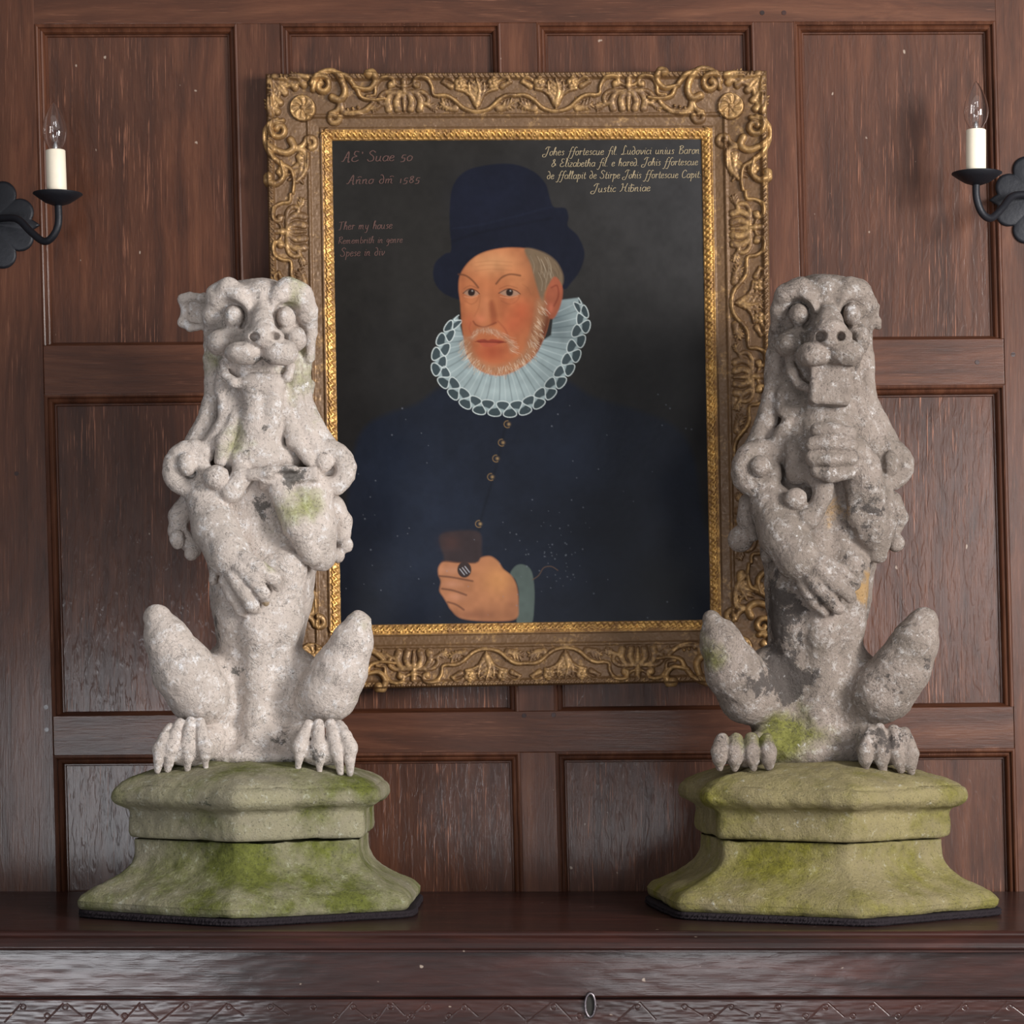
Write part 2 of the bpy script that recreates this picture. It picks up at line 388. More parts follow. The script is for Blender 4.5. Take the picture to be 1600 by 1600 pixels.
# ------------------------------------------------------------------ the long chest under the statues
YF = -0.745
chest = empty('oak_chest', (0, -0.38, 0), 'long dark polished oak chest with scratch-carved front rail under the two statues', 'chest')
def hf_front(name, x0, x1, z0, z1, step, yfun, mat):       # front-facing relief board with a body behind it
    xsr = np.arange(x0, x1+step/2, step); zsr = np.linspace(z0, z1, int((z1-z0)/step)+1)
    X, Z = np.meshgrid(xsr, zsr); Y = yfun(X, Z); ny, nx = X.shape
    V = np.stack([X, Y, Z], -1).reshape(-1, 3)
    i = np.arange(ny-1)[:, None]*nx+np.arange(nx-1)[None]
    Q = np.stack([i, i+1, i+1+nx, i+nx], -1).reshape(-1, 4)
    o = mesh_np(name, V, Q, mat); keep(o, chest); return o
m = MB()                                                     # lid: moulded front edge
prof = [(YF+0.012, ZT), (YF+0.002, ZT-0.001), (YF-0.002, ZT-0.004), (YF-0.003, ZT-0.007), (YF-0.006, ZT-0.0085), (YF-0.014, ZT-0.011), (YF-0.021, ZT-0.018),
        (YF-0.023, ZT-0.025), (YF-0.022, ZT-0.0285), (YF-0.018, ZT-0.0295), (YF-0.018, ZT-0.034), (YF+0.012, ZT-0.034)]
vs = []; n = len(prof)
for x in (-1.35, 1.38):
    vs += [(x, y, z) for y, z in prof]+[(x, -0.002, ZT-0.034), (x, -0.002, ZT)]
k = n+2
m.add(vs, [(i, (i+1) % k, (i+1) % k+k, i+k) for i in range(k)]+[tuple(range(k)), tuple(range(2*k-1, k-1, -1))])
keep(m.build('lid', M['chest_top'], smooth=False, bevel=0.0008), chest)
zf1 = ZC-(1558-HY)*(4.262)/F
m = MB(); m.box(-1.30, 1.33, YF+0.013, -0.004, 0.0, ZT-0.034); keep(m.build('carcass', M['chest']), chest)
def fas(X, Z):
    h = 0.0005*vnoise(X, X*0, Z, 0.12, 3)+0.0002*vnoise(X, X*0, Z*4, 0.03, 4)
    e = np.minimum(1, (Z-zf1)/0.002)
    return YF-0.003-h+0.004*(1-e)
hf_front('front_board', -1.30, 1.33, zf1, ZT-0.0342, 0.0022, fas, M['chest'])
# carved rail: diagonal scratches and little rings
random.seed(4)
segs = []; rings = []
zt = zf1-0.002; zb = zt-0.052
x = -1.2
while x < 1.25:
    w = 0.062+random.uniform(-.010, .010)
    if random.random() < .75: segs.append((x+random.uniform(-.006, .006), zb+0.014, x+w*0.5, zt-random.uniform(.004, .012)))
    if random.random() < .6: segs.append((x+w*0.62, zt-random.uniform(.004, .016), x+w*1.0, zb+random.uniform(.016, .026)))
    rings.append((x+w*0.56, zt-0.013))
    if random.random() < .6: rings.append((x+w*0.08, zt-0.028))
    x += w*1.12
def carve(X, Z):
    h = 0.0005*vnoise(X, X*0, Z, 0.10, 5)+0.0002*vnoise(X, X*0, Z*5, 0.02, 6)
    g = np.zeros_like(X)
    for a, b, c, d_ in segs:
        mk = (X > min(a, c)-0.004) & (X < max(a, c)+0.004)
        px, pz = X[mk]-a, Z[mk]-b; dx, dz = c-a, d_-b; t_ = np.clip((px*dx+pz*dz)/(dx*dx+dz*dz), 0, 1)
        dd = np.hypot(px-t_*dx, pz-t_*dz); g[mk] = np.maximum(g[mk], np.clip(1-dd/0.0009, 0, 1))
    for a, b in rings:
        mk = abs(X-a) < 0.009; dd = abs(np.hypot(X[mk]-a, Z[mk]-b)-0.0042); g[mk] = np.maximum(g[mk], np.clip(1-dd/0.0009, 0, 1))
    return YF-0.0055-h+0.0011*g+0.004*(1-np.clip((zt-Z)/0.0015, 0, 1))
hf_front('carved_rail', -0.95, 0.95, zb+0.002, zt, 0.0008, carve, M['chest'])
m = MB(); m.box(-1.30, -0.95, YF-0.004, YF+0.02, zb+0.002, zt); m.box(0.95, 1.33, YF-0.004, YF+0.02, zb+0.002, zt); m.box(-1.30, 1.33, YF-0.002, YF+0.02, 0.12, zb+0.0015)
keep(m.build('lower_front', M['chest']), chest)
# keyhole plate
x, _, z = W(922, 1570, D+YF); m = MB()
ring = lambda r1, r2, y: [(x+r1*math.cos(2*math.pi*k/28)*(1.0 if abs(math.sin(2*math.pi*k/28)) < .8 else 1), y, z+r2*math.sin(2*math.pi*k/28)) for k in range(28)]
vs = ring(0.0105, 0.0225, YF-0.005)+ring(0.0100, 0.0220, YF-0.0095)+ring(0.0068, 0.0175, YF-0.0095)+ring(0.0062, 0.017, YF-0.006)
m.add(vs, [(a*28+k, a*28+(k+1) % 28, (a+1)*28+(k+1) % 28, (a+1)*28+k) for a in range(3) for k in range(28)])
kp = m.build('keyhole_plate', simple('old_steel', (0.16, 0.14, 0.15), 0.35, 0.9, 0.3, 200), smooth=True); keep(kp, chest)
m = MB(); m.add(ring(0.0064, 0.0172, YF-0.0062), [tuple(range(28))]); ho = m.build('keyhole', M['gap']); ho.parent = kp  # black disc stands in for the shade inside the hole

# ------------------------------------------------------------------ signed-distance sculpting
S0 = 858.0; DB = 4.66
def P3(px, py, q):
    d = DB-q/S0; return np.array(W(px, py, d), float)
class Sculpt:
    def __init__(s, lo, hi, h):
        s.h = h; s.lo = np.array(lo); s.n = np.ceil((np.array(hi)-s.lo)/h).astype(int)+1
        s.F = np.full(s.n, 0.06, np.float32); s.B = np.full(s.n, 0.03, np.float32); s.L = np.zeros(s.n, np.int8)
    def region(s, lo, hi):
        a = np.clip(np.floor((lo-s.lo)/s.h).astype(int), 0, s.n-1); b = np.clip(np.ceil((hi-s.lo)/s.h).astype(int)+1, 1, s.n)
        sl = tuple(slice(i, j) for i, j in zip(a, b))
        g = [s.lo[k]+s.h*np.arange(a[k], b[k], dtype=np.float32) for k in range(3)]
        return sl, g[0][:, None, None], g[1][None, :, None], g[2][None, None, :]
    def comb(s, sl, d, k, lab, op):
        Fv = s.F[sl]; d = d.astype(np.float32)
        if op == 'add':
            h = np.clip(0.5+0.5*(Fv-d)/k, 0, 1); s.F[sl] = Fv*(1-h)+d*h-k*h*(1-h)
            bt = s.B[sl]; m_ = d < bt; bt[m_] = d[m_]; s.L[sl][m_] = lab
        else:
            h = np.clip(0.5-0.5*(Fv+d)/k, 0, 1); s.F[sl] = Fv*(1-h)-d*h+k*h*(1-h)
    def chain(s, pts, k=10, lab=0, op='add', flat=None):
        """pts (px,py,q,r) in px units; round tapered limb through them"""
        k = k/S0
        for a, b in zip(pts[:-1], pts[1:]):
            A, B = P3(*a[:3]), P3(*b[:3]); ra, rb = a[3]/S0, b[3]/S0; r = max(ra, rb)+k*1.3+0.004
            sl, X, Y, Z = s.region(np.minimum(A, B)-r, np.maximum(A, B)+r)
            ab = B-A; t_ = np.clip(((X-A[0])*ab[0]+(Y-A[1])*ab[1]+(Z-A[2])*ab[2])/(ab@ab+1e-12), 0, 1)
            d = np.sqrt((X-A[0]-t_*ab[0])**2+(Y-A[1]-t_*ab[1])**2+(Z-A[2]-t_*ab[2])**2)-(ra+t_*(rb-ra))
            s.comb(sl, d, k, lab, op)
    def ball(s, px, py, q, rx, rz=None, ry=None, k=10, lab=0, op='add', rot=0.0):
        rz = rx if rz is None else rz; ry = rx if ry is None else ry
        C = P3(px, py, q); k = k/S0; rr = np.array([rx, ry, rz])/S0; R_ = max(rr)+k*1.3+0.004
        sl, X, Y, Z = s.region(C-R_, C+R_); X = X-C[0]; Y = Y-C[1]; Z = Z-C[2]
        if rot:
            c, s_ = math.cos(R(rot)), math.sin(R(rot)); X, Z = X*c+Z*s_, -X*s_+Z*c
        k0 = np.sqrt((X/rr[0])**2+(Y/rr[1])**2+(Z/rr[2])**2); k1 = np.sqrt((X/rr[0]**2)**2+(Y/rr[1]**2)**2+(Z/rr[2]**2)**2)+1e-9
        s.comb(sl, np.where(k0 < 0.05, -min(rr)*np.ones_like(k0), k0*(k0-1)/k1), k, lab, op)
    def box(s, px, py, q, bx, bz, by, r=4, k=6, lab=0, op='add', rot=0.0, tilt=0.0):
        C = P3(px, py, q); k = k/S0; bb = np.array([bx, by, bz])/S0; r = r/S0; R_ = np.linalg.norm(bb)+k+0.004
        sl, X, Y, Z = s.region(C-R_, C+R_); X = X-C[0]; Y = Y-C[1]; Z = Z-C[2]
        c, s_ = math.cos(R(rot)), math.sin(R(rot)); X, Z = X*c+Z*s_, -X*s_+Z*c
        if tilt: c, s_ = math.cos(R(tilt)), math.sin(R(tilt)); Y, Z = Y*c+Z*s_, -Y*s_+Z*c
        ax, ay, az = abs(X)-bb[0]+r, abs(Y)-bb[1]+r, abs(Z)-bb[2]+r
        d = np.sqrt(np.maximum(ax, 0)**2+np.maximum(ay, 0)**2+np.maximum(az, 0)**2)+np.minimum(np.maximum(np.maximum(ax, ay), az), 0)-r
        s.comb(sl, d, k, lab, op)
    def mesh(s):
        Fv = s.F; h = s.h; ins = Fv < 0
        c = np.zeros(tuple(s.n-1), np.int8)
        for a in (0, 1):
            for b in (0, 1):
                for e in (0, 1): c += ins[a:s.n[0]-1+a, b:s.n[1]-1+b, e:s.n[2]-1+e]
        act = np.argwhere((c > 0) & (c < 8)); idx = np.full(tuple(s.n-1), -1, np.int32); idx[tuple(act.T)] = np.arange(len(act))
        acc = np.zeros((len(act), 3)); cnt = np.zeros(len(act))
        I = act.T
        for ax in range(3):
            o1, o2 = [k for k in range(3) if k != ax]
            for u in (0, 1):
                for v in (0, 1):
                    a = [0, 0, 0]; a[o1] = u; a[o2] = v; b = list(a); b[ax] = 1
                    fa = Fv[I[0]+a[0], I[1]+a[1], I[2]+a[2]]; fb = Fv[I[0]+b[0], I[1]+b[1], I[2]+b[2]]
                    m_ = (fa < 0) != (fb < 0); t_ = np.where(m_, fa/np.where(m_, fa-fb, 1), 0)
                    p = np.array(a, float)[None]+np.zeros((len(act), 3)); p[:, ax] = t_
                    acc[m_] += p[m_]; cnt[m_] += 1
        V = s.lo+h*(act+acc/cnt[:, None])
        quads = []
        for ax in range(3):
            o1, o2 = (ax+1) % 3, (ax+2) % 3
            s0 = [slice(None)]*3; s1 = [slice(None)]*3; s0[ax] = slice(0, -1); s1[ax] = slice(1, None)
            ch = ins[tuple(s0)] != ins[tuple(s1)]
            e = np.argwhere(ch); e = e[(e[:, o1] > 0) & (e[:, o2] > 0) & (e[:, o1] < s.n[o1]-1) & (e[:, o2] < s.n[o2]-1)]
            d1 = np.zeros(3, int); d1[o1] = 1; d2 = np.zeros(3, int); d2[o2] = 1
            q = np.stack([idx[tuple((e-d1-d2).T)], idx[tuple((e-d2).T)], idx[tuple(e.T)], idx[tuple((e-d1).T)]], 1)
            fl_ = ~ins[tuple(e.T)]; q[fl_] = q[fl_][:, ::-1]; quads.append(q)
        Q = np.concatenate(quads); lab = s.L[tuple(np.round((V-s.lo)/h).astype(int).T)]
        return V, Q, lab
def vnormals(V, Q):
    a = V[Q[:, 2]]-V[Q[:, 0]]; b = V[Q[:, 3]]-V[Q[:, 1]]; n = np.cross(a, b); out = np.zeros_like(V)
    for k in range(4):
        for c in range(3): out[:, c] += np.bincount(Q[:, k], n[:, c], len(V))
    return out/(np.linalg.norm(out, axis=1, keepdims=True)+1e-12)
def stain_shade_mask(V, blobs):
    st = np.zeros((len(V), 3), np.float32)
    for ch_, px, py, q, r, w in blobs:
        c = P3(px, py, q); d2 = ((V-c)**2).sum(1)/(r/S0)**2; st[:, ch_] += w*np.exp(-d2)
    return st
def finish(sc, parts, root, mat, blobs, seed, amp=1.0):
    V, Q, lab = sc.mesh(); n = vnormals(V, Q); X, Y, Z = V.T
    d = 0.0014*vnoise(X, Y, Z, 0.030, seed)+0.0011*vnoise(X, Y, Z, 0.013, seed+1)+0.0006*vnoise(X, Y, Z, 0.006, seed+2)
    V = V+n*(d*amp)[:, None]; n = vnormals(V, Q)
    st = stain_shade_mask(V, blobs)
    fl_ = lab[Q[:, 0]]
    for name, ids in parts:
        f = Q[np.isin(fl_, ids)]
        if len(f) < 12: continue
        u, inv = np.unique(f, return_inverse=True)
        o = mesh_np(name, V[u], inv.reshape(-1, 4), mat, normals=n[u], attr={'stain_and_shade': st[u]}); keep(o, root)
def spiral(cx, cy, q, r0, r1, a0, turns, th0, th1, n=16, sgn=1):
    out = []
    for i in range(n+1):
        t_ = i/n; a = R(a0)+sgn*2*math.pi*turns*t_; r = r0+(r1-r0)*t_
        out.append((cx+r*math.cos(a), cy-r*math.sin(a), q+10*t_, th0+(th1-th0)*t_))
    return out
# ------------------------------------------------------------------ hexagonal blocks
def hexr(a, rot, soft):            # soft regular hexagon, circumradius 1, vertex at angle rot
    v = [abs(math.cos(a-rot-R(30+60*k))) for k in range(3)]
    p = soft; s = sum(x**p for x in v)**(1/p)
    return math.cos(R(30))/s
def hexblock(name, cx, cy, rot, prof, mat, seed, soft=26, top=None, amp=1.0, chips=()):
    """prof: (circumradius m, z) from bottom to top; top: dome rings appended"""
    pr = []
    P = spline([(r, z) for r, z in prof], 9)
    NA = 420; na = np.arange(NA)*2*math.pi/NA
    hr = np.array([hexr(a-math.pi/2*3, rot, soft) for a in na])
    rings = [(0.0, P[0][1]), (P[0][0]*0.6, P[0][1])]+[tuple(p) for p in P]
    if top:
        r0, z0 = P[-1]; 
        for t_ in np.linspace(0.004, 1, 60): rings.append((r0*(1-t_), z0+top*math.sin(t_*math.pi/2)**0.62))
    else:
        for t_ in np.linspace(0.1, 1, 10): rings.append((P[-1][0]*(1-t_), P[-1][1]))
    V = np.array([[(cx+r*h*math.cos(a), cy+r*h*math.sin(a), z) for a, h in zip(na, hr)] for r, z in rings])
    nr = len(rings); V = V.reshape(-1, 3); X, Y, Z = V.T
    i = np.arange(nr-1)[:, None]*NA; j = np.arange(NA)[None]; j2 = (j+1) % NA
    Q = np.stack([i+j, i+j2, i+NA+j2, i+NA+j], -1).reshape(-1, 4)
    d = 0.004*vnoise(X, Y, Z, 0.07, seed)+0.0022*vnoise(X, Y, Z, 0.025, seed+1)+0.0011*vnoise(X, Y, Z, 0.009, seed+2)
    n = vnormals(V, Q)
    for (px, py, q, r, dep) in chips:
        c = P3(px, py, q); d = d-dep/S0*np.exp(-((V-c)**2).sum(1)/(r/S0)**2)
    V = V+n*(d*amp)[:, None]
    V[:, 2] = np.maximum(V[:, 2], prof[0][1]+0.0003)
    if not top: V[:, 2] = np.minimum(V[:, 2], prof[-1][1])
    o = mesh_np(name, V, Q, mat)
    return o, V
def set_stain(o, blobs):
    me = o.data; V = np.empty(len(me.vertices)*3, np.float32); me.vertices.foreach_get('co', V); V = V.reshape(-1, 3)
    st = stain_shade_mask(V, blobs); a = me.color_attributes.new('stain_and_shade', 'FLOAT_COLOR', 'POINT'); c = np.ones((len(V), 4), np.float32); c[:, :3] = st
    a.data.foreach_set('color', c.ravel())

H = 0.5/math.sin(R(60))*2          # half-width over flats -> circumradius
def pw(w): return w/S0/math.cos(R(30))     # half-width in photo px -> circumradius (m)
zz = lambda py, q=0: ZC-(py-HY)*(DB-q/S0)/F
PADT = 0.013

def pedestal(cx_px, rot, capw, basew, labels, mats, seed, capx, joint):
    cx = (cx_px-800)*DB/F; cy = -0.352; capcx = (capx-800)*DB/F
    r = pw(basew)
    # felt pad
    nn = 700; vs = []
    for z, k in ((ZT+0.0004, 1.010), (ZT+0.003, 1.022), (ZT+0.006, 1.018), (ZT+0.009, 1.021), (ZT+0.012, 1.014), (ZT+PADT, 1.0)):
        for i in range(nn):
            a = 2*math.pi*i/nn; rr = r*k*hexr(a-math.pi/2*3, rot+R(1.0), 22)*(1+0.005*math.sin(7*a+seed)+0.003*math.sin(17*a)+random.uniform(-.004, .004))
            vs.append((cx+rr*math.cos(a), cy+rr*math.sin(a), z))
    fs = [(a*nn+i, a*nn+(i+1) % nn, (a+1)*nn+(i+1) % nn, (a+1)*nn+i) for a in range(5) for i in range(nn)]+[tuple(range(nn-1, -1, -1)), tuple(range(5*nn, 6*nn))]
    m = MB(); m.add(vs, fs); pad = m.build('felt_pad', M['felt'], smooth=False); tag(pad, labels[0], 'pad')
    z0 = ZT+PADT
    zj = zz(joint)
    prof = [(r*0.975, z0), (r*0.995, z0+0.006), (r*1.0, z0+0.014)]+[(r*k, ZT+z) for k, z in ((0.998, .030), (0.965, .041), (0.91, .050), (0.835, .060), (0.762, .073), (0.712, .088),
            (0.688, .104), (0.683, .1235))]+[(r*0.683, zj-0.005), (r*0.675, zj-0.002)]
    base, _ = hexblock('stone_plinth', cx, cy, rot, prof, mats[0], seed, soft=60, amp=0.7)
    tag(base, labels[1], 'plinth')
    rc = pw(capw)
    prof = [(rc*k, zj+z) for k, z in ((.855, .001), (.878, .005), (.886, .014), (.884, .030), (.880, .046), (.905, .054), (.965, .061), (.998, .069), (1.0, .080), (.985, .088), (.955, .093))]
    return cx, cy, capcx, base, prof, zj
# ------------------------------------------------------------------ left beast
lab_pad = ('dark fibrous felt pad under the left mossy plinth', 'dark fibrous felt pad under the right mossy plinth')
cx, cy, capcx, plinthL, capprof, zj = pedestal(399, R(-1.5), 203, 251,
    (lab_pad[0], 'lower hexagonal mossy stone plinth under the left beast, broad sloping foot'), (M['mossL'],), 11, 399, 1302)
set_stain(plinthL, [(0, 330, 1340, 220, 90, .35), (0, 520, 1335, 200, 80, .5), (1, 400, 1420, 285, 30, .1)])
beastL = empty('beast_statue', (capcx, cy, zj), 'pale weathered stone heraldic beast with one curled ear and broken right foreleg, left of portrait', 'statue', None)
capL, _ = hexblock('hexagonal_block', capcx, cy, R(-1.5), capprof, M['mossL'], 31, soft=70, amp=0.7, top=0.046,
                   chips=((300, 1235, 220, 22, 5), (440, 1262, 250, 20, 4)))
set_stain(capL, [(0, 400, 1215, 100, 190, .10), (0, 400, 1280, 240, 90, -.35), (0, 560, 1280, 160, 60, -.35), (0, 240, 1285, 160, 60, -.35), (1, 330, 1258, 230, 45, .45), (1, 450, 1258, 250, 30, .25), (0, 540, 1225, 150, 60, .25)])
keep(capL, beastL)

def common_legs(s, knee, kside, sgn):
    pass
BODY, MANE, EYE, EAR, TONGUE, CURL = 0, 1, 2, 3, 4, 10     # CURL+n
def mirror_none(x): return x

s = Sculpt((-0.72, -0.64, 1.05), (-0.20, -0.15, 2.02), 0.0026)
A = s.chain; Bl = s.ball
# trunk
A([(408, 690, -40, 74), (410, 760, -30, 86), (411, 850, -22, 86), (409, 930, -12, 76), (406, 1000, -8, 62), (404, 1080, -8, 52), (402, 1175, -5, 56)], 22)
A([(402, 900, 62, 34), (405, 980, 60, 30), (404, 1060, 48, 21), (401, 1120, 44, 17), (399, 1180, 42, 17)], 16)
A([(445, 890, 55, 34), (440, 970, 45, 30), (428, 1060, 30, 24)], 16)
A([(365, 900, 48, 34), (372, 970, 40, 30), (380, 1060, 28, 22)], 16)
Bl(402, 1180, 0, 110, 22, 80, k=26)
# neck column and bib
A([(408, 560, 20, 44), (410, 620, 36, 38), (410, 665, 40, 40)], 10)
A([(398, 600, 62, 16), (399, 650, 64, 16)], 6); A([(426, 600, 62, 16), (424, 655, 64, 16)], 6)
Bl(403, 716, 22, 70, 32, 54, k=9)
A([(408, 660, 40, 34), (402, 708, 36, 42)], 10)
# mane: hood from the crown down to the shoulders
A([(402, 520, -42, 72), (402, 600, -50, 70), (404, 660, -56, 82), (407, 740, -62, 106), (409, 800, -64, 106)], 14, MANE)
strands = [
 [(336, 500, 20, 17), (333, 560, 22, 15), (333, 620, 22, 14), (322, 665, 24, 18), (297, 715, 26, 22)],
 [(349, 560, 34, 10), (348, 610, 42, 12), (350, 650, 50, 9)],
 [(362, 585, 36, 9), (362, 630, 46, 11), (346, 672, 50, 14), (322, 705, 46, 14)],
 [(374, 610, 40, 9), (368, 655, 54, 12), (350, 690, 62, 13), (344, 720, 62, 10)],
 [(470, 505, 18, 16), (474, 560, 20, 14), (473, 620, 22, 14), (485, 665, 26, 20), (515, 715, 30, 24)],
 [(460, 560, 34, 12), (462, 620, 40, 12), (470, 660, 44, 14), (494, 700, 46, 16)],
 [(446, 600, 40, 10), (448, 650, 52, 12), (462, 690, 58, 14), (482, 715, 58, 12)],
 [(485, 600, 10, 8), (481, 625, 12, 6)]]
for st_ in strands: A(st_, 4, MANE)
# head
Bl(403, 500, 26, 68, 56, 62, k=10)
Bl(404, 555, 42, 56, 44, 44, k=12)
Bl(403, 464, 24, 64, 27, 60, k=14)
Bl(408, 462, 64, 26, 20, 34, k=10)
# brow ridges folding over the sockets and running back as the hood's edge
A([(326, 520, 36, 8), (331, 492, 56, 13), (342, 464, 70, 17), (358, 452, 80, 15), (372, 462, 88, 11), (386, 480, 92, 8)], 12)
A([(487, 518, 36, 9), (480, 486, 56, 15), (468, 462, 70, 18), (450, 450, 80, 15), (438, 460, 88, 11), (428, 480, 92, 8)], 12)
Bl(407, 466, 56, 28, 26, 34, k=12)
A([(486, 508, 44, 9), (484, 560, 34, 8)], 6)
Bl(363, 494, 96, 23, 25, 38, k=3, op='sub', rot=12); Bl(448, 494, 96, 21.5, 24, 38, k=3, op='sub', rot=-12)
# nose and muzzle
A([(409, 480, 90, 11), (410, 502, 108, 16), (411, 522, 122, 21)], 7)
Bl(412, 526, 116, 31, 15, 24, k=4)
Bl(345, 535, 66, 22, 20, 28, k=7); Bl(462, 530, 68, 17, 19, 24, k=7)
Bl(381, 551, 106, 30, 18.5, 28, k=2.5); Bl(437, 551, 106, 28, 21, 28, k=2.5)
A([(404, 536, 146, 3.5), (405, 558, 142, 5)], 3, op='sub')
Bl(397, 526, 138, 8.5, 6.5, 22, k=2, op='sub'); Bl(429, 524, 138, 8, 7, 22, k=2, op='sub')
A([(366, 528, 118, 3), (376, 534, 128, 4), (390, 534, 136, 3)], 3, op='sub')
# mouth
Bl(405, 577, 106, 50, 7, 36, k=3, op='sub'); Bl(411, 568, 128, 13, 10, 20, k=3, op='sub'); Bl(360, 577, 90, 14, 8, 26, k=3, op='sub')
A([(348, 566, 60, 6), (352, 586, 66, 7), (366, 598, 74, 8)], 5)
A([(455, 572, 66, 6), (450, 590, 70, 8)], 5)
Bl(408, 600, 62, 38, 18, 24, k=8)
# eyes
Bl(365, 495, 77, 15, 18.5, 20, k=1.0, lab=EYE); Bl(447, 496, 78, 14.5, 18, 20, k=1.0, lab=EYE+20)
Bl(364, 520, 66, 20, 9, 22, k=4); Bl(448, 519, 66, 18, 8, 22, k=4)
# ear
s.box(303, 488, 6, 18, 25, 10, r=9, k=6, lab=EAR, rot=-3); A([(286, 468, 20, 8), (296, 463, 22, 6), (318, 466, 24, 6)], 4, EAR)
A([(285, 470, 20, 7), (290, 488, 14, 6), (285, 504, 18, 7), (298, 512, 22, 6), (318, 511, 24, 5)], 4, EAR)
A([(318, 466, 14, 9), (322, 488, 10, 12), (322, 508, 10, 10)], 6, EAR)
Bl(306, 488, 26, 12, 15, 14, k=5, op='sub')
# scroll curls, left side
Bl(300, 736, 26, 30, 38, 22, k=4, lab=CURL)
A(spiral(300, 738, 48, 34, 17, 60, 1.05, 19, 11, sgn=1), 3, CURL); Bl(292, 726, 68, 14, 19, 14, k=4, lab=CURL, rot=15)
A([(374, 716, 62, 12), (378, 745, 76, 15), (362, 768, 78, 17), (338, 772, 70, 13)], 5, CURL+1); Bl(337, 746, 84, 20, 19, 18, k=3, lab=CURL+1)
A([(300, 780, 20, 16), (280, 806, 14, 17), (278, 830, 12, 14), (302, 858, 12, 14)], 5, CURL+2); Bl(277, 844, 30, 12, 15, 12, k=2, lab=CURL+2)
Bl(298, 864, 24, 11, 12, 10, k=3, lab=CURL+3)
# right side
Bl(511, 735, 20, 30, 36, 22, k=4, lab=CURL+4)
A(spiral(512, 736, 42, 33, 18, 130, 1.05, 19, 11, sgn=-1), 3, CURL+4); Bl(506, 722, 56, 15, 17, 14, k=3, lab=CURL+4)
A([(520, 790, 14, 18), (533, 815, 12, 17), (534, 845, 12, 13)], 5, CURL+5)
Bl(540, 852, 20, 11, 13, 12, k=3, lab=CURL+6); Bl(527, 868, 22, 12, 13, 12, k=3, lab=CURL+6)
# left foreleg with hanging paw
Bl(408, 815, 100, 20, 58, 34, k=10, op='sub'); A([(380, 960, 104, 5), (384, 1040, 84, 6), (388, 1120, 70, 5)], 6, op='sub'); A([(425, 960, 100, 5), (424, 1040, 82, 6), (414, 1120, 70, 5)], 6, op='sub')
A([(322, 778, 50, 32), (336, 825, 76, 35), (357, 866, 96, 33), (378, 892, 100, 29)], 6)
for f in ([(378, 872, 118, 13), (405, 888, 122, 13), (428, 905, 112, 11), (433, 918, 100, 7)],
          [(374, 888, 122, 12), (398, 908, 126, 12), (412, 928, 118, 11), (416, 942, 104, 6)],
          [(364, 900, 118, 12), (382, 925, 120, 12), (394, 946, 112, 11), (402, 954, 100, 6)],
          [(352, 908, 106, 11), (364, 930, 106, 11), (376, 952, 98, 9), (384, 960, 90, 5)],
          [(334, 895, 80, 8), (333, 908, 84, 7)]): A(f, 3.5)
# right foreleg: broken stump
A([(480, 780, 50, 38), (490, 830, 56, 36), (502, 868, 50, 24)], 6)
A([(440, 768, 76, 20), (466, 822, 84, 24), (488, 866, 70, 18)], 4)
s.box(452, 752, 66, 46, 12, 24, r=4, k=6, rot=4, tilt=-25)
A([(502, 872, 56, 14), (508, 884, 50, 7)], 5)
# jagged cavity of the chest break
A([(395, 748, 88, 10), (404, 780, 90, 14), (414, 830, 96, 14)], 6, op='sub')
A([(392, 742, 84, 9), (420, 738, 90, 9), (460, 736, 92, 8)], 5)
Bl(455, 742, 104, 30, 7, 18, k=4, op='sub')
# haunches
A([(246, 966, 84, 21), (262, 1000, 84, 33), (286, 1046, 74, 46), (312, 1084, 58, 46), (338, 1108, 34, 32)], 14)
A([(345, 1060, 10, 46), (340, 1110, 10, 36)], 16)
A([(560, 974, 84, 20), (550, 1004, 84, 30), (532, 1046, 74, 40), (512, 1082, 58, 44), (486, 1104, 34, 34)], 14)
A([(462, 1060, 10, 44), (466, 1110, 10, 34)], 16)
# feet
A([(345, 1150, 20, 32), (312, 1165, 80, 22)], 8); A([(462, 1150, 20, 32), (490, 1165, 80, 22)], 8)
Bl(292, 1172, 95, 42, 24, 36, k=6); Bl(506, 1172, 95, 44, 24, 36, k=6)
def toes(L):
    for t0, t1, t2 in L:
        A([(t0[0], t0[1], 108, 8), ((t0[0]+t1[0])/2, (t0[1]+t1[1])/2-2, 120, 9.5), (t1[0], t1[1], 122, 12.5), ((t1[0]+t2[0])/2, (t1[1]+t2[1])/2, 124, 7.5), (t2[0], t2[1]+5, 118, 4.5)], 2.6)
toes([((266, 1138), (250, 1172), (246, 1200)), ((282, 1130), (267, 1170), (262, 1198)), ((298, 1126), (294, 1170), (293, 1199)), ((312, 1128), (320, 1168), (322, 1194))])
toes([((482, 1132), (468, 1168), (466, 1196)), ((498, 1130), (497, 1170), (500, 1201)), ((516, 1131), (525, 1170), (532, 1202)), ((531, 1133), (547, 1170), (547, 1204))])
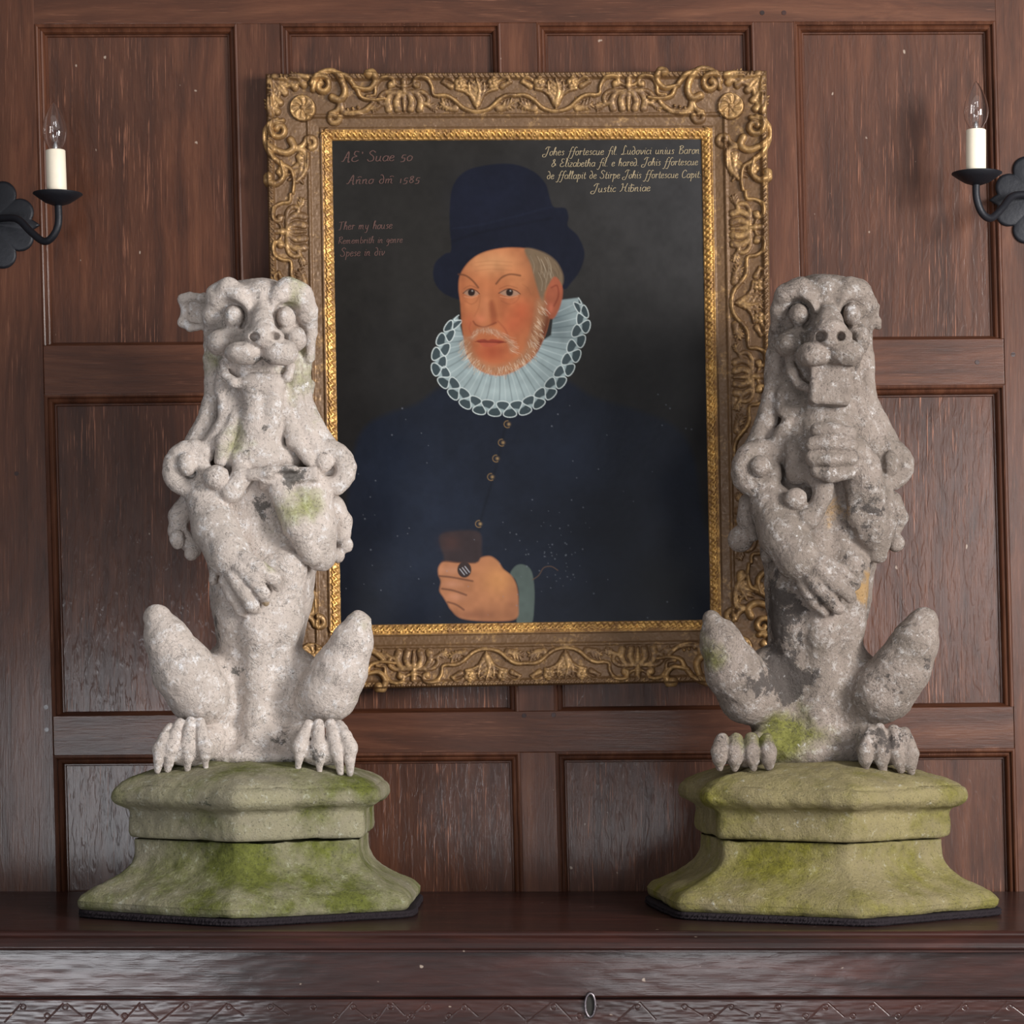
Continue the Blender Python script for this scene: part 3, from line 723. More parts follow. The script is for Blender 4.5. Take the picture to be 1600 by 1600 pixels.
finish(s, [('body', [BODY]), ('mane', [MANE]), ('eye', [EYE]), ('eye', [EYE+20]), ('ear', [EAR])]+[('mane_curl', [CURL+i]) for i in range(7)],
       beastL, M['stoneL'],
       [(0, 455, 455, 70, 28, 1.15), (0, 470, 600, 20, 60, 0.57), (0, 345, 500, 60, 25, 0.34), (0, 465, 800, 80, 45, 0.61), (0, 365, 690, 60, 30, 0.41), (0, 412, 1160, 40, 25, 0.61), (0, 425, 885, 120, 18, 0.54),
        (0, 340, 570, 40, 30, 0.47), (0, 565, 985, 80, 40, 0.47), (0, 540, 1080, 60, 50, 0.27), (0, 375, 450, 40, 40, 0.34),
        (1, 455, 745, 90, 22, 0.72), (1, 405, 800, 60, 26, 0.43), (1, 345, 985, 40, 26, 0.55), (1, 412, 672, 80, 18, .36), (1, 345, 1040, 40, 26, 0.43), (1, 310, 1000, 40, 20, 0.29), (1, 410, 570, 100, 26, 0.46),
        (1, 350, 1180, 40, 40, 0.43), (1, 440, 1180, 40, 40, 0.43), (1, 360, 490, 70, 24, 0.36), (1, 446, 490, 70, 24, 0.36), (1, 375, 1050, 50, 22, 0.43), (1, 500, 1190, 130, 30, 0.36),  # dark spots paint grime and shade into sockets, mouth and creases
        (2, 415, 945, 110, 12, 0.72), (2, 395, 1000, 60, 14, 0.48), (2, 435, 855, 90, 12, 0.60), (1, 420, 1010, 70, 140, -0.18), (1, 400, 500, 70, 60, -0.18)], 41)
del s

# ------------------------------------------------------------------ right beast
cx, cy, capcx, plinthR, capprof, zj = pedestal(1277, R(6.4), 204, 249,
    (lab_pad[1], 'lower hexagonal yellow-green stone plinth under the right beast, turned slightly'), (M['mossR'],), 17, 1280, 1303)
set_stain(plinthR, [(0, 1200, 1335, 220, 70, .4), (0, 1380, 1330, 200, 40, -.1), (2, 1430, 1395, 200, 120, .15), (2, 1100, 1400, 200, 80, .2)])
beastR = empty('beast_statue', (capcx, cy, zj), 'mottled dark-patched stone heraldic beast with forepaw on chest and tongue out, right of portrait', 'statue', None)
capR, _ = hexblock('hexagonal_block', capcx, cy, R(6.4), capprof, M['mossR'], 37, soft=70, amp=0.8, top=0.046, chips=((1110, 1235, 170, 26, 12), (1130, 1260, 190, 20, 6)))
set_stain(capR, [(0, 1290, 1200, 60, 200, -.2), (2, 1290, 1200, 60, 200, .25), (0, 1200, 1225, 240, 60, -.3), (0, 1110, 1240, 180, 40, .3)])
keep(capR, beastR)
s = Sculpt((0.31, -0.64, 1.05), (0.80, -0.15, 2.04), 0.0026)
A = s.chain; Bl = s.ball
A([(1284, 690, -40, 76), (1282, 760, -30, 90), (1281, 850, -22, 88), (1279, 930, -12, 78), (1274, 1000, -8, 68), (1270, 1080, -5, 60), (1266, 1170, -5, 66)], 22)
A([(1285, 900, 66, 32), (1284, 980, 60, 32), (1282, 1060, 48, 26), (1280, 1130, 42, 24), (1278, 1175, 38, 22)], 14)
A([(1325, 890, 50, 34), (1318, 970, 42, 32), (1305, 1060, 30, 30)], 14)
A([(1238, 900, 44, 36), (1245, 980, 40, 34), (1252, 1060, 30, 30)], 14)
Bl(1265, 1172, 10, 112, 26, 70, k=26); Bl(1225, 1160, 20, 50, 40, 40, k=20); Bl(1320, 1165, 20, 40, 36, 40, k=20)
A([(1288, 560, 20, 48), (1288, 630, 30, 44), (1288, 690, 38, 54)], 12)
Bl(1280, 720, 22, 72, 34, 52, k=9)
A([(1286, 516, -42, 70), (1282, 600, -50, 74), (1280, 660, -56, 86), (1281, 740, -62, 110), (1282, 800, -64, 106)], 14, MANE)
for st_ in [
 [(1222, 500, 20, 17), (1213, 560, 22, 16), (1207, 620, 22, 16), (1196, 670, 24, 19), (1174, 715, 26, 20)],
 [(1240, 570, 30, 10), (1226, 620, 40, 14), (1226, 640, 44, 14)],
 [(1238, 600, 40, 9), (1240, 645, 46, 10), (1222, 680, 50, 14), (1208, 705, 46, 16)],
 [(1252, 620, 40, 9), (1252, 660, 52, 12), (1240, 700, 60, 14), (1246, 740, 62, 18)],
 [(1348, 500, 18, 14), (1352, 560, 20, 14), (1354, 620, 22, 15), (1370, 665, 26, 20), (1390, 705, 30, 22)],
 [(1332, 570, 34, 10), (1338, 620, 42, 12), (1350, 665, 44, 15), (1366, 700, 46, 16)],
 [(1326, 610, 40, 9), (1328, 650, 50, 11), (1342, 690, 54, 14)]]: A(st_, 5, MANE)
# head
Bl(1286, 498, 26, 70, 58, 62, k=10); Bl(1290, 553, 42, 56, 44, 44, k=12); Bl(1286, 460, 24, 64, 30, 60, k=14); Bl(1290, 458, 62, 28, 22, 36, k=10)
A([(1210, 512, 42, 7), (1217, 484, 58, 11), (1230, 460, 72, 16), (1250, 450, 82, 15), (1262, 464, 90, 11), (1270, 482, 94, 8)], 12)
A([(1358, 508, 34, 10), (1354, 478, 52, 15), (1342, 456, 66, 17), (1328, 450, 78, 14), (1320, 464, 90, 10), (1313, 482, 94, 8)], 12)
Bl(1291, 462, 58, 30, 28, 36, k=12)
Bl(1247, 492, 96, 24, 27, 38, k=3, op='sub', rot=14); Bl(1332, 492, 96, 20, 25, 38, k=3, op='sub', rot=-12)
A([(1293, 482, 90, 12), (1295, 503, 108, 20), (1297, 520, 120, 26)], 7)
Bl(1298, 526, 114, 33, 17, 24, k=4)
Bl(1234, 538, 62, 24, 20, 28, k=7); Bl(1343, 532, 62, 15, 24, 24, k=7)
Bl(1271, 555, 108, 27, 21, 28, k=2.5); Bl(1320, 552, 108, 29, 22, 28, k=2.5)
A([(1288, 536, 146, 3.5), (1293, 556, 142, 5)], 3, op='sub')
Bl(1283, 525, 138, 8.5, 8, 22, k=2, op='sub'); Bl(1314, 525, 138, 8.5, 7.5, 22, k=2, op='sub')
Bl(1296, 577, 106, 42, 7, 36, k=3, op='sub'); Bl(1300, 571, 130, 15, 8, 20, k=3, op='sub'); Bl(1250, 578, 82, 9, 14, 24, k=3, op='sub')
A([(1232, 554, 58, 6), (1236, 580, 66, 8), (1248, 600, 72, 8), (1262, 606, 76, 7)], 4)
Bl(1248, 492, 77, 15, 18, 20, k=1.0, lab=EYE); Bl(1331, 491, 78, 13.5, 18.5, 20, k=1.0, lab=EYE+20)
Bl(1248, 520, 62, 22, 9, 22, k=4); Bl(1334, 518, 62, 15, 8, 22, k=4)
# ear stumps on the right of the head
A([(1358, 482, 20, 9), (1368, 480, 20, 7), (1368, 492, 18, 6)], 4, EAR); A([(1358, 506, 20, 9), (1370, 502, 22, 7), (1372, 510, 20, 6)], 4, EAR)
# tongue
s.box(1296, 596, 92, 31, 38, 13, r=7, k=3, lab=TONGUE, rot=-2, tilt=-8); s.box(1298, 614, 96, 30, 16, 13, r=6, k=3, lab=TONGUE, rot=2)
# curls
Bl(1187, 738, 26, 30, 38, 22, k=4, lab=CURL)
A(spiral(1188, 738, 48, 33, 15, 60, 1.05, 21, 12, sgn=1), 3, CURL); Bl(1188, 728, 70, 16, 17, 15, k=3, lab=CURL)
A([(1262, 735, 66, 16), (1286, 760, 84, 15), (1284, 790, 88, 18), (1262, 810, 86, 18), (1240, 806, 80, 12)], 5, CURL+1); Bl(1243, 780, 92, 18, 17, 16, k=3, lab=CURL+1)
A([(1168, 785, 22, 14), (1166, 812, 22, 14), (1176, 836, 24, 11)], 5, CURL+2); Bl(1157, 842, 12, 20, 22, 16, k=3, lab=CURL+2); Bl(1198, 868, 30, 10, 12, 8, k=3, lab=CURL+3)
Bl(1388, 730, 16, 24, 36, 20, k=4, lab=CURL+4)
A(spiral(1388, 730, 36, 30, 16, 130, 1.0, 16, 12, sgn=-1), 3, CURL+4); Bl(1391, 724, 56, 13, 20, 14, k=4, lab=CURL+4)
A([(1392, 785, 20, 18), (1403, 808, 18, 16), (1396, 830, 16, 12)], 5, CURL+5); Bl(1400, 848, 22, 14, 15, 13, k=3, lab=CURL+6)
# hanging left foreleg
Bl(1306, 835, 96, 20, 56, 34, k=10, op='sub'); A([(1250, 985, 96, 6), (1256, 1060, 80, 7), (1258, 1130, 66, 6)], 7, op='sub'); A([(1312, 985, 92, 5), (1308, 1060, 78, 6), (1302, 1120, 66, 5)], 7, op='sub')
A([(1205, 788, 50, 34), (1224, 835, 74, 37), (1248, 873, 94, 34), (1276, 898, 98, 27)], 6)
for f in ([(1284, 876, 114, 12), (1312, 894, 116, 13), (1334, 912, 106, 11)], [(1278, 892, 120, 12), (1304, 912, 122, 13), (1328, 932, 108, 10)],
          [(1268, 905, 118, 12), (1290, 932, 118, 12), (1310, 950, 106, 10)], [(1256, 912, 108, 11), (1272, 940, 108, 11), (1288, 956, 100, 8)]): A(f, 3.5)
# raised right foreleg, paw laid on the chest
A([(1368, 862, 52, 14), (1362, 826, 60, 27), (1356, 780, 66, 30), (1346, 735, 78, 30), (1326, 705, 86, 28), (1305, 705, 90, 26)], 9)
A([(1336, 760, 80, 16), (1340, 810, 76, 14), (1350, 836, 70, 10)], 4)
A([(1376, 760, 56, 18), (1382, 820, 50, 18), (1374, 868, 48, 12)], 6)
for f in ([(1328, 678, 112, 11), (1300, 672, 118, 11), (1276, 672, 112, 10)], [(1330, 697, 116, 11), (1298, 694, 122, 11), (1270, 694, 114, 11)],
          [(1330, 717, 116, 12), (1298, 718, 122, 12), (1270, 716, 114, 12)], [(1326, 738, 110, 12), (1296, 740, 114, 13), (1276, 736, 108, 11)]): A(f, 3)
A([(1312, 775, 86, 8), (1308, 810, 90, 11), (1300, 850, 92, 12)], 6, op='sub')
# haunches
A([(1112, 968, 84, 14), (1126, 1002, 84, 30), (1146, 1048, 74, 42), (1170, 1084, 58, 44), (1200, 1106, 34, 34)], 14)
A([(1206, 1056, 10, 46), (1205, 1110, 10, 40)], 16)
A([(1442, 974, 84, 24), (1430, 1004, 84, 34), (1408, 1046, 74, 42), (1380, 1080, 58, 46), (1350, 1104, 34, 36)], 14)
A([(1330, 1058, 10, 46), (1330, 1110, 10, 40)], 16)
A([(1215, 1150, 20, 30), (1180, 1168, 80, 20)], 8); A([(1335, 1150, 20, 30), (1372, 1165, 80, 22)], 8)
Bl(1162, 1176, 95, 46, 22, 34, k=6); Bl(1386, 1172, 95, 42, 24, 36, k=6)
def toe2(L, r):
    for x0, y0, x1, y1, x2, y2 in L:
        A([(x0, y0, 112, r*.8), (x1, y1, 124, r), ((x1+x2)/2, (y1+y2)/2, 124, r*.85), (x2, y2+2, 120, 6)], 2.6)
toe2([(1128, 1156, 1124, 1174, 1124, 1198), (1150, 1155, 1148, 1174, 1149, 1198), (1174, 1155, 1174, 1174, 1177, 1198), (1198, 1156, 1200, 1174, 1202, 1196)], 13)
toe2([(1362, 1144, 1352, 1172, 1353, 1200), (1374, 1140, 1376, 1172, 1379, 1202), (1396, 1142, 1402, 1174, 1408, 1200), (1412, 1146, 1422, 1178, 1424, 1204)], 13)
finish(s, [('body', [BODY]), ('mane', [MANE]), ('eye', [EYE]), ('eye', [EYE+20]), ('ear', [EAR]), ('tongue', [TONGUE])]+[('mane_curl', [CURL+i]) for i in range(7)],
       beastR, M['stoneR'],
       [(0, 1118, 1020, 90, 34, .9), (0, 1215, 1150, 60, 48, .95), (0, 1290, 1175, 40, 60, .5), (0, 1150, 1160, 110, 40, .5), (0, 1200, 1160, 110, 20, .5),
        (1, 1222, 950, 50, 55, .60), (1, 1235, 1060, 50, 52, .55), (1, 1330, 900, 60, 26, .5), (1, 1170, 1070, 80, 28, .45), (1, 1362, 790, 90, 30, .17), (1, 1300, 725, 130, 30, .22), (1, 1400, 1040, 90, 60, .18), (1, 1245, 460, 60, 34, .42), (1, 1345, 560, 60, 34, .3), (1, 1225, 660, 40, 30, .35), (1, 1180, 770, 60, 34, .35), (1, 1380, 1165, 130, 40, .22), (1, 1300, 940, 120, 26, .2),
        (1, 1290, 1000, 70, 36, -.6), (1, 1285, 1110, 60, 30, -.7), (1, 1220, 810, 60, 50, -.25), (1, 1300, 600, 100, 30, -.4), (1, 1240, 650, 60, 90, -.25), (1, 1290, 500, 80, 60, -.2),
        (2, 1345, 920, 50, 36, .6), (2, 1300, 800, 60, 40, .5), (2, 1300, 980, 60, 22, .6), (2, 1295, 510, 120, 30, .4), (2, 1350, 710, 90, 26, .4), (2, 1440, 980, 80, 50, .25)], 53)
del s
# ------------------------------------------------------------------ portrait in its carved gilt frame
OW, OH, MG = 785.0, 960.0, 102.0
OC = [np.array(c, float) for c in ((414, 113), (1199, 108), (1213, 1064), (430, 1079))]     # outer corners TL TR BR BL
IC = [np.array(c, float) for c in ((517, 214), (1097.5, 212), (1112, 967.5), (531, 976))]   # sight corners
def bil(C, u, v):
    return [C[0][k]*(1-u)*(1-v)+C[1][k]*u*(1-v)+C[2][k]*u*v+C[3][k]*(1-u)*v for k in (0, 1)]
DF = D-0.05                                                # plane the frame face was measured on
def toXZ(px, py): return (px-800)*DF/F, ZC-(py-HY)*DF/F
step = 1.0
ss = np.arange(-6, OW+6.01, step); tt = np.arange(-8, OH+6.01, step)
S, T = np.meshgrid(ss, tt)
e = np.minimum(np.minimum(S, OW-S), np.minimum(T, OH-T))
Hs = np.interp(e, [0, 1, 3, 9, 10.5, 13, 30, 52, 62, 63, 65, 67, 68.5, 70, 82, 84, 86, 88, 90, 99, 100, 102],
                  [26, 32, 36, 36, 33, 29, 26, 21, 18, 20, 21, 20, 17, 16, 13, 15, 15, 13, 12, 6, 7, 2])     # mm off the wall plate
rel = np.zeros_like(Hs)
def stroke(pts, r, h, sharp=0.5):
    """raise a rounded strap of half-width r px and height h mm; pts (s,t)"""
    P = np.asarray(pts, float); rr = (np.linspace(r[0], r[1], len(P)) if hasattr(r, '__len__') else np.full(len(P), r))*(1.28 if h > 4.3 else 1.0)
    R_ = rr.max()+1
    i0 = int(np.clip((P[:, 0].min()-R_-ss[0])/step, 0, len(ss))); i1 = int(np.clip((P[:, 0].max()+R_-ss[0])/step+2, 0, len(ss)))
    j0 = int(np.clip((P[:, 1].min()-R_-tt[0])/step, 0, len(tt))); j1 = int(np.clip((P[:, 1].max()+R_-tt[0])/step+2, 0, len(tt)))
    if i1 <= i0 or j1 <= j0: return
    s_, t_ = S[j0:j1, i0:i1], T[j0:j1, i0:i1]; best = np.zeros_like(s_)
    if len(P) == 1: P = np.vstack([P, P+0.01]); rr = np.repeat(rr, 2)
    for k in range(len(P)-1):
        a, b = P[k], P[k+1]; ab = b-a; w = np.clip(((s_-a[0])*ab[0]+(t_-a[1])*ab[1])/(ab@ab+1e-9), 0, 1)
        d = np.hypot(s_-a[0]-w*ab[0], t_-a[1]-w*ab[1])/(rr[k]+(rr[k+1]-rr[k])*w)
        best = np.maximum(best, np.clip(1-d*d, 0, 1)**sharp)
    rel[j0:j1, i0:i1] = np.maximum(rel[j0:j1, i0:i1], best*h)
def curl(c, r0, r1, a0, turns, n=26):
    return [(c[0]+(r0+(r1-r0)*i/n)*math.cos(R(a0)+2*math.pi*turns*i/n), c[1]+(r0+(r1-r0)*i/n)*math.sin(R(a0)+2*math.pi*turns*i/n)) for i in range(n+1)]
class Side:
    """maps (along, inward) to frame coordinates; fx flips along"""
    def __init__(s, side, a0, fx=1): s.side, s.a0, s.fx = side, a0, fx
    def __call__(s, pts):
        out = []
        for a, b in pts:
            a = s.a0+s.fx*a
            out.append({'T': (a, b), 'B': (a, OH-b), 'L': (b, a), 'R': (OW-b, a)}[s.side])
        return out
def flower(m, a, b):
    for k in range(5):
        th = 2*math.pi*k/5-math.pi/2; stroke(m([(a+5.2*math.cos(th), b+5.2*math.sin(th))]), 4.2, 8)
    stroke(m([(a, b)]), 2.6, 10.5)
def leaf(m, a, b, da, db, w=4, h=5.5, lob=3):
    stroke(m(spline([(a, b), (a+da*.5-db*.12, b+db*.5+da*.12), (a+da, b+db)], 5)), (w, 1.2), h)
    for k in range(lob):
        f = .3+.22*k; 
        for sg in (-1, 1):
            stroke(m([(a+da*f, b+db*f), (a+da*(f+.22)-sg*db*.28, b+db*(f+.22)+sg*da*.28)]), (w*.75, 1.4), h*.8)
def bracket(side, a0):
    for fx in (-1, 1):
        m = Side(side, a0, fx)
        stroke(m(spline([(58, 36), (46, 34), (44, 22), (38, 12), (27, 8), (18, 11), (16, 19), (22, 22)], 6)), (2.2, 3.2), 7)
        stroke(m([(21, 19)]), 4.5, 8)
        stroke(m(spline([(18, 12), (10, 20), (0, 22)], 5)), 2, 5)
        stroke(m(spline([(0, 30), (6, 32), (12, 44), (10, 56)], 5)), (3.5, 5), 5.5)
        stroke(m(spline([(4, 30), (18, 32), (26, 44), (24, 56)], 5)), (3, 5), 5)
        stroke(m(spline([(8, 30), (28, 30), (38, 38), (36, 48), (28, 46)], 5)), (3, 3), 4.5)
        leaf(m, 36, 48, 16, 8, 4, 4)
    m = Side(side, a0); stroke(m([(0, 14), (0, 30)]), (4, 3), 7); stroke(m([(0, 34), (0, 58)]), (4, 2), 5); stroke(m([(0, 22)]), 5, 8)
def fan(side, a0):
    for fx in (-1, 1):
        m = Side(side, a0, fx)
        stroke(m(spline([(60, 36), (48, 36), (36, 42), (22, 54), (10, 59), (0, 60)], 6)), 2.8, 7.5)
        stroke(m(spline([(0, 54), (6, 40), (18, 30), (32, 26)], 6)), (2, 2), 6)
        leaf(m, 2, 46, 10, -30, 4.5, 6)
        flower(m, 26, 18)
        stroke(m([(40, 22), (52, 16)]), (4, 2.5), 6); stroke(m(spline([(36, 14), (46, 10), (54, 16)], 4)), 2, 5)
        leaf(m, 34, 55, 24, -8, 5, 4.5); leaf(m, 30, 50, 10, -14, 3, 3.5, 1)
    m = Side(side, a0); leaf(m, 0, 48, 0, -36, 5, 7)
for sd, c, ln in (('T', OW/2, OW), ('B', OW/2, OW), ('L', OH/2, OH), ('R', OH/2, OH)):
    pos = [(-62, 'f'), (62, 'f'), (-176, 'b'), (176, 'b')] if ln == OW else [(0, 'b'), (-117, 'f'), (117, 'f'), (-234, 'b'), (234, 'b'), (-330, 'x'), (330, 'x')]
    for p, kd in pos:
        if kd == 'f': fan(sd, c+p)
        elif kd == 'b': bracket(sd, c+p)
        else:
            m = Side(sd, c+p); leaf(m, -20, 52, 40, -8, 6, 6); flower(m, 4, 24)
    stroke(Side(sd, c)([(-6, 36), (6, 36)]), 1.6, 5)
    # end scrolls towards the corners
    for fx in (-1, 1):
        m = Side(sd, 0 if fx == 1 else ln, fx)
        stroke(m(curl((88, 20), 16, 4, 190, 1.15)[::-1]), (4.5, 3.2), 12)
        stroke(m(spline([(74, 26), (82, 2), (104, -4), (118, 10), (124, 30), (116, 42), (104, 38)], 6)), (3.4, 5), 12)
        stroke(m(spline([(106, -3), (126, 6), (142, 24), (150, 38), (168, 42), (186, 40)], 6)), (4, 2), 10)
        stroke(m(spline([(138, 22), (160, 26), (172, 14), (168, -1), (160, 0)], 6)), (2.5, 5.5), 12)
        stroke(m([(162, 2)]), 6.5, 14)
        stroke(m(spline([(116, 42), (120, 58), (134, 62), (154, 58), (168, 46)], 6)), (5, 3), 7)
        stroke(m(spline([(118, 40), (112, 56), (100, 62)], 5)), (4, 3), 7)
        stroke(m(curl((105, 68), 10, 3, 0, 0.9)), (4, 3), 6)
        leaf(m, 60, 18, -22, -10, 5, 8); leaf(m, 46, 22, -26, -12, 5, 8); leaf(m, 30, 30, -18, -18, 5, 8); leaf(m, 64, 8, -26, -4, 5, 7)
        stroke(m(spline([(14, 6), (22, 22), (18, 44)], 5)), (5, 2), 7)
        for q in range(3): stroke(m([(128+q*8, 56-q*1.5)]), 2, 8)
# edge borders: rows of small beads and running waves
for sd, ln in (('T', OW), ('B', OW), ('L', OH), ('R', OH)):
    k = 8
    while k < ln-8:
        m = Side(sd, k)
        stroke(m([(-2, 4), (2.5, 8)]), (2.2, 2.2), 3); stroke(m([(2, 3.5)]), 1.5, 2.5)
        k += 8
    k = MG-12; i = 0; random.seed(hash(sd) % 1 + ord(sd))
    while k < ln-MG+12:
        m = Side(sd, k); i += 1; j = random.uniform(-1, 1)
        stroke(m(spline([(-6, 97.5), (-3, 92+j), (0, 93.5), (2, 96.5), (6, 91)], 4)), (2.0, 1.4), 4.2)
        stroke(m([(1, 89.5+j*.4), (3.5, 91)]), 1.6, 3.6)
        if i % 4 == 0: stroke(m(curl((0, 94), 3.4, 3.0, 0, 1.0, 10)), 1.1, 4)
        k += 9.5
relb = rel.copy()
# corner rosettes live on their own meshes
ros = []
base_rel = rel
for (cs, ct) in ((57, 54), (OW-57, 54), (57, OH-54), (OW-57, OH-54)):
    mk = np.hypot(S-cs, T-ct); flat = mk < 22
    rel[flat] = 0
    th = np.arctan2(T-ct, S-cs)
    hh = np.where(mk < 20, 7+3.5*np.abs(np.sin(4*th+0.12*mk))*np.clip(mk/8, 0, 1)*np.clip((20-mk)/5, 0.2, 1), 0)
    hh = np.maximum(hh, np.clip(1-(mk/5.5)**2, 0, 1)**.5*13); hh = np.maximum(hh, np.clip(1-((mk-18)/2.4)**2, 0, 1)**.5*9)
    ros.append((cs, ct, mk <= 20.5)); rel = np.where(mk <= 20.5, hh, rel)
Ht = Hs+rel
Ht = np.where((e <= 0.5) & (rel > 0.5), 24+rel, Ht)
# crazing / age
Ht += 0.5*vnoise(S, T, S*0, 9, 8)+0.35*vnoise(S, T, S*0, 3, 9)
keepm = ((e >= 0) | (rel > 1.2)) & (e <= MG+0.5)
# corner and sight positions: piecewise blend of outer and inner quads
def frame_px(S, T):
    # map e-rings: outer rect -> OC, inner rect -> IC, linear in inwardness
    U = np.clip((S)/(OW), -0.02, 1.02); Vv = np.clip((T)/(OH), -0.02, 1.02)
    ox, oy = bil(OC, U, Vv)
    ui = (S-MG)/(OW-2*MG); vi = (T-MG)/(OH-2*MG); ix, iy = bil(IC, ui, vi)
    w = np.clip(e/MG, 0, 1); return ox*(1-w)+ix*w, oy*(1-w)+iy*w
PX, PY = frame_px(S, T); X, Z = toXZ(PX, PY)
Yw = -0.010-Ht*0.001
ny, nx = S.shape; vid = np.arange(ny*nx).reshape(ny, nx)
Vall = np.stack([X, Yw, Z], -1).reshape(-1, 3)
cell = keepm[:-1, :-1] & keepm[1:, :-1] & keepm[:-1, 1:] & keepm[1:, 1:]
cc = np.argwhere(cell); a = vid[cc[:, 0], cc[:, 1]]
Qall = np.stack([a, a+nx, a+nx+1, a+1], 1)
ecell = e[cc[:, 0], cc[:, 1]]
rcell = np.full(len(cc), -1)
for k, (_, _, mk) in enumerate(ros): rcell[mk[cc[:, 0], cc[:, 1]]] = k
port = empty('framed_portrait', (toXZ(806, 0)[0], -0.012, toXZ(0, 1075)[1]), 'portrait of a bearded person in black hat and white ruff, carved gilt frame', 'painting')
RA = np.zeros((Vall.shape[0], 3), np.float32); RA[:, 0] = np.clip(rel.reshape(-1)/8, 0, 1)
def part(name, sel, mat, skirt=True):
    q = Qall[sel]; u, inv = np.unique(q, return_inverse=True); q = inv.reshape(-1, 4); V = Vall[u]; ra = RA[u]
    if skirt:
        ed = np.concatenate([q[:, [0, 1]], q[:, [1, 2]], q[:, [2, 3]], q[:, [3, 0]]]); key = ed[:, 0].astype(np.int64)*len(u)+ed[:, 1]; rkey = ed[:, 1].astype(np.int64)*len(u)+ed[:, 0]
        bd = ed[~np.isin(key, rkey)]; bv = np.unique(bd); mp = np.full(len(u), -1); mp[bv] = np.arange(len(bv))+len(u)
        V2 = V[bv].copy(); V2[:, 1] = -0.012; V = np.vstack([V, V2]); ra = np.vstack([ra, ra[bv]])
        q = np.vstack([q, np.stack([bd[:, 1], bd[:, 0], mp[bd[:, 0]], mp[bd[:, 1]]], 1)])
    o = mesh_np(name, V, q, mat, attr={'relief': ra}); keep(o, port); return o
part('frame', (rcell < 0) & (ecell < 85.5), M['gilt'])
part('sight_border', (rcell < 0) & (ecell >= 85.5), M['gilt2'])
for k in range(4): part('corner_rosette', rcell == k, M['gilt'])
m = MB(); m.prism([toXZ(*[IC[k][j]+(OC[k][j]-IC[k][j])*0.9 for j in (0, 1)]) for k in range(4)], -0.0115, -0.0005); keep(m.build('backboard', M['gap']), port)

# ------------------------------------------------------------------ the painting itself: pigment per vertex on a finely divided canvas
nu, nv = 640, 840
Uc, Vc = np.meshgrid(np.linspace(-0.004, 1.004, nu), np.linspace(-0.004, 1.004, nv))
QX, QY = bil(IC, Uc, Vc)
Cn = np.zeros((nv, nu, 3), np.float32)
def lin(c): return np.array(srgb(*c), np.float32)
def base_paint():
    b = lin((41, 39, 37)); g = lin((58, 57, 58)); d_ = lin((26, 25, 26))
    w = np.clip((QX-760)/330, 0, 1)*np.clip((640-QY)/380, 0, 1)
    Cn[:] = b*(1-w[..., None])+g*w[..., None]
    w = np.clip((QY-420)/280, 0, 1)*0.75; Cn[:] = Cn*(1-w[..., None])+d_*w[..., None]
base_paint()
def dist_poly(P, mk, closed=True):
    x, y = QX[mk], QY[mk]; best = np.full(x.shape, 1e9); ins = np.zeros(x.shape, bool); n = len(P)
    for i in range(n if closed else n-1):
        a, b = P[i], P[(i+1) % n]; abx, aby = b[0]-a[0], b[1]-a[1]
        w = np.clip(((x-a[0])*abx+(y-a[1])*aby)/(abx*abx+aby*aby+1e-9), 0, 1)
        best = np.minimum(best, (x-a[0]-w*abx)**2+(y-a[1]-w*aby)**2)
        if closed and a[1] != b[1]:
            c_ = ((a[1] > y) != (b[1] > y)) & (x < a[0]+(y-a[1])*abx/aby); ins ^= c_
    return np.sqrt(best), ins
def bbox(P, r): return (QX > P[:, 0].min()-r) & (QX < P[:, 0].max()+r) & (QY > P[:, 1].min()-r) & (QY < P[:, 1].max()+r)
def shape(pts, col, blur=1.0, al=1.0, sm=True, clip=None):
    P = spline(pts, 6, True) if sm else np.array(pts, float); mk = bbox(P, blur*2+1); d, ins = dist_poly(P, mk)
    sd = np.where(ins, -d, d); a = np.clip(0.5-sd/(2*blur), 0, 1)*al
    if clip is not None: a = a*clip[mk]
    Cn[mk] = Cn[mk]*(1-a[:, None])+lin(col)*a[:, None]
    full = np.zeros(QX.shape, np.float32); full[mk] = a; return full
def line(pts, col, w=1.0, al=1.0, sm=True, blur=0.6, clip=None, taper=False):
    P = spline(pts, 6) if sm else np.array(pts, float); mk = bbox(P, w+blur+1); d, _ = dist_poly(P, mk, False)
    a = np.clip((w/2+blur-d)/(2*blur), 0, 1)*al
    if clip is not None: a = a*clip[mk]
    Cn[mk] = Cn[mk]*(1-a[:, None])+lin(col)*a[:, None]
def blob(cx, cy, rx, ry, col, al=0.7, clip=None, rot=0):
    x, y = QX-cx, QY-cy; c, s_ = math.cos(R(rot)), math.sin(R(rot)); x, y = x*c+y*s_, -x*s_+y*c
    a = np.exp(-(x/rx)**2-(y/ry)**2)*al
    if clip is not None: a = a*clip
    Cn[:] = Cn*(1-a[..., None])+lin(col)*a[..., None]
navy = (24, 29, 41)
coat = shape([(500, 1000), (532, 850), (548, 720), (566, 668), (600, 645), (650, 628), (700, 600), (780, 640), (870, 590), (930, 618), (1010, 642), (1062, 668), (1088, 720), (1102, 820), (1125, 1000)], navy, 5)
for b_ in ((620, 740, 60, 70), (900, 720, 80, 60), (700, 820, 60, 90), (640, 900, 60, 60), (900, 880, 90, 50)): blob(*b_, (33, 41, 58), 0.55, coat)
blob(1040, 920, 60, 70, (13, 14, 18), 0.85, coat); blob(960, 840, 50, 90, (19, 23, 32), 0.6, coat); blob(560, 950, 40, 90, (15, 18, 26), 0.6, coat)  # right-hand blobs paint the right beast's cast shadow into the coat
line([(792, 650), (784, 690), (770, 745), (750, 815), (742, 870)], (16, 19, 28), 3, 0.7, blur=2.5)
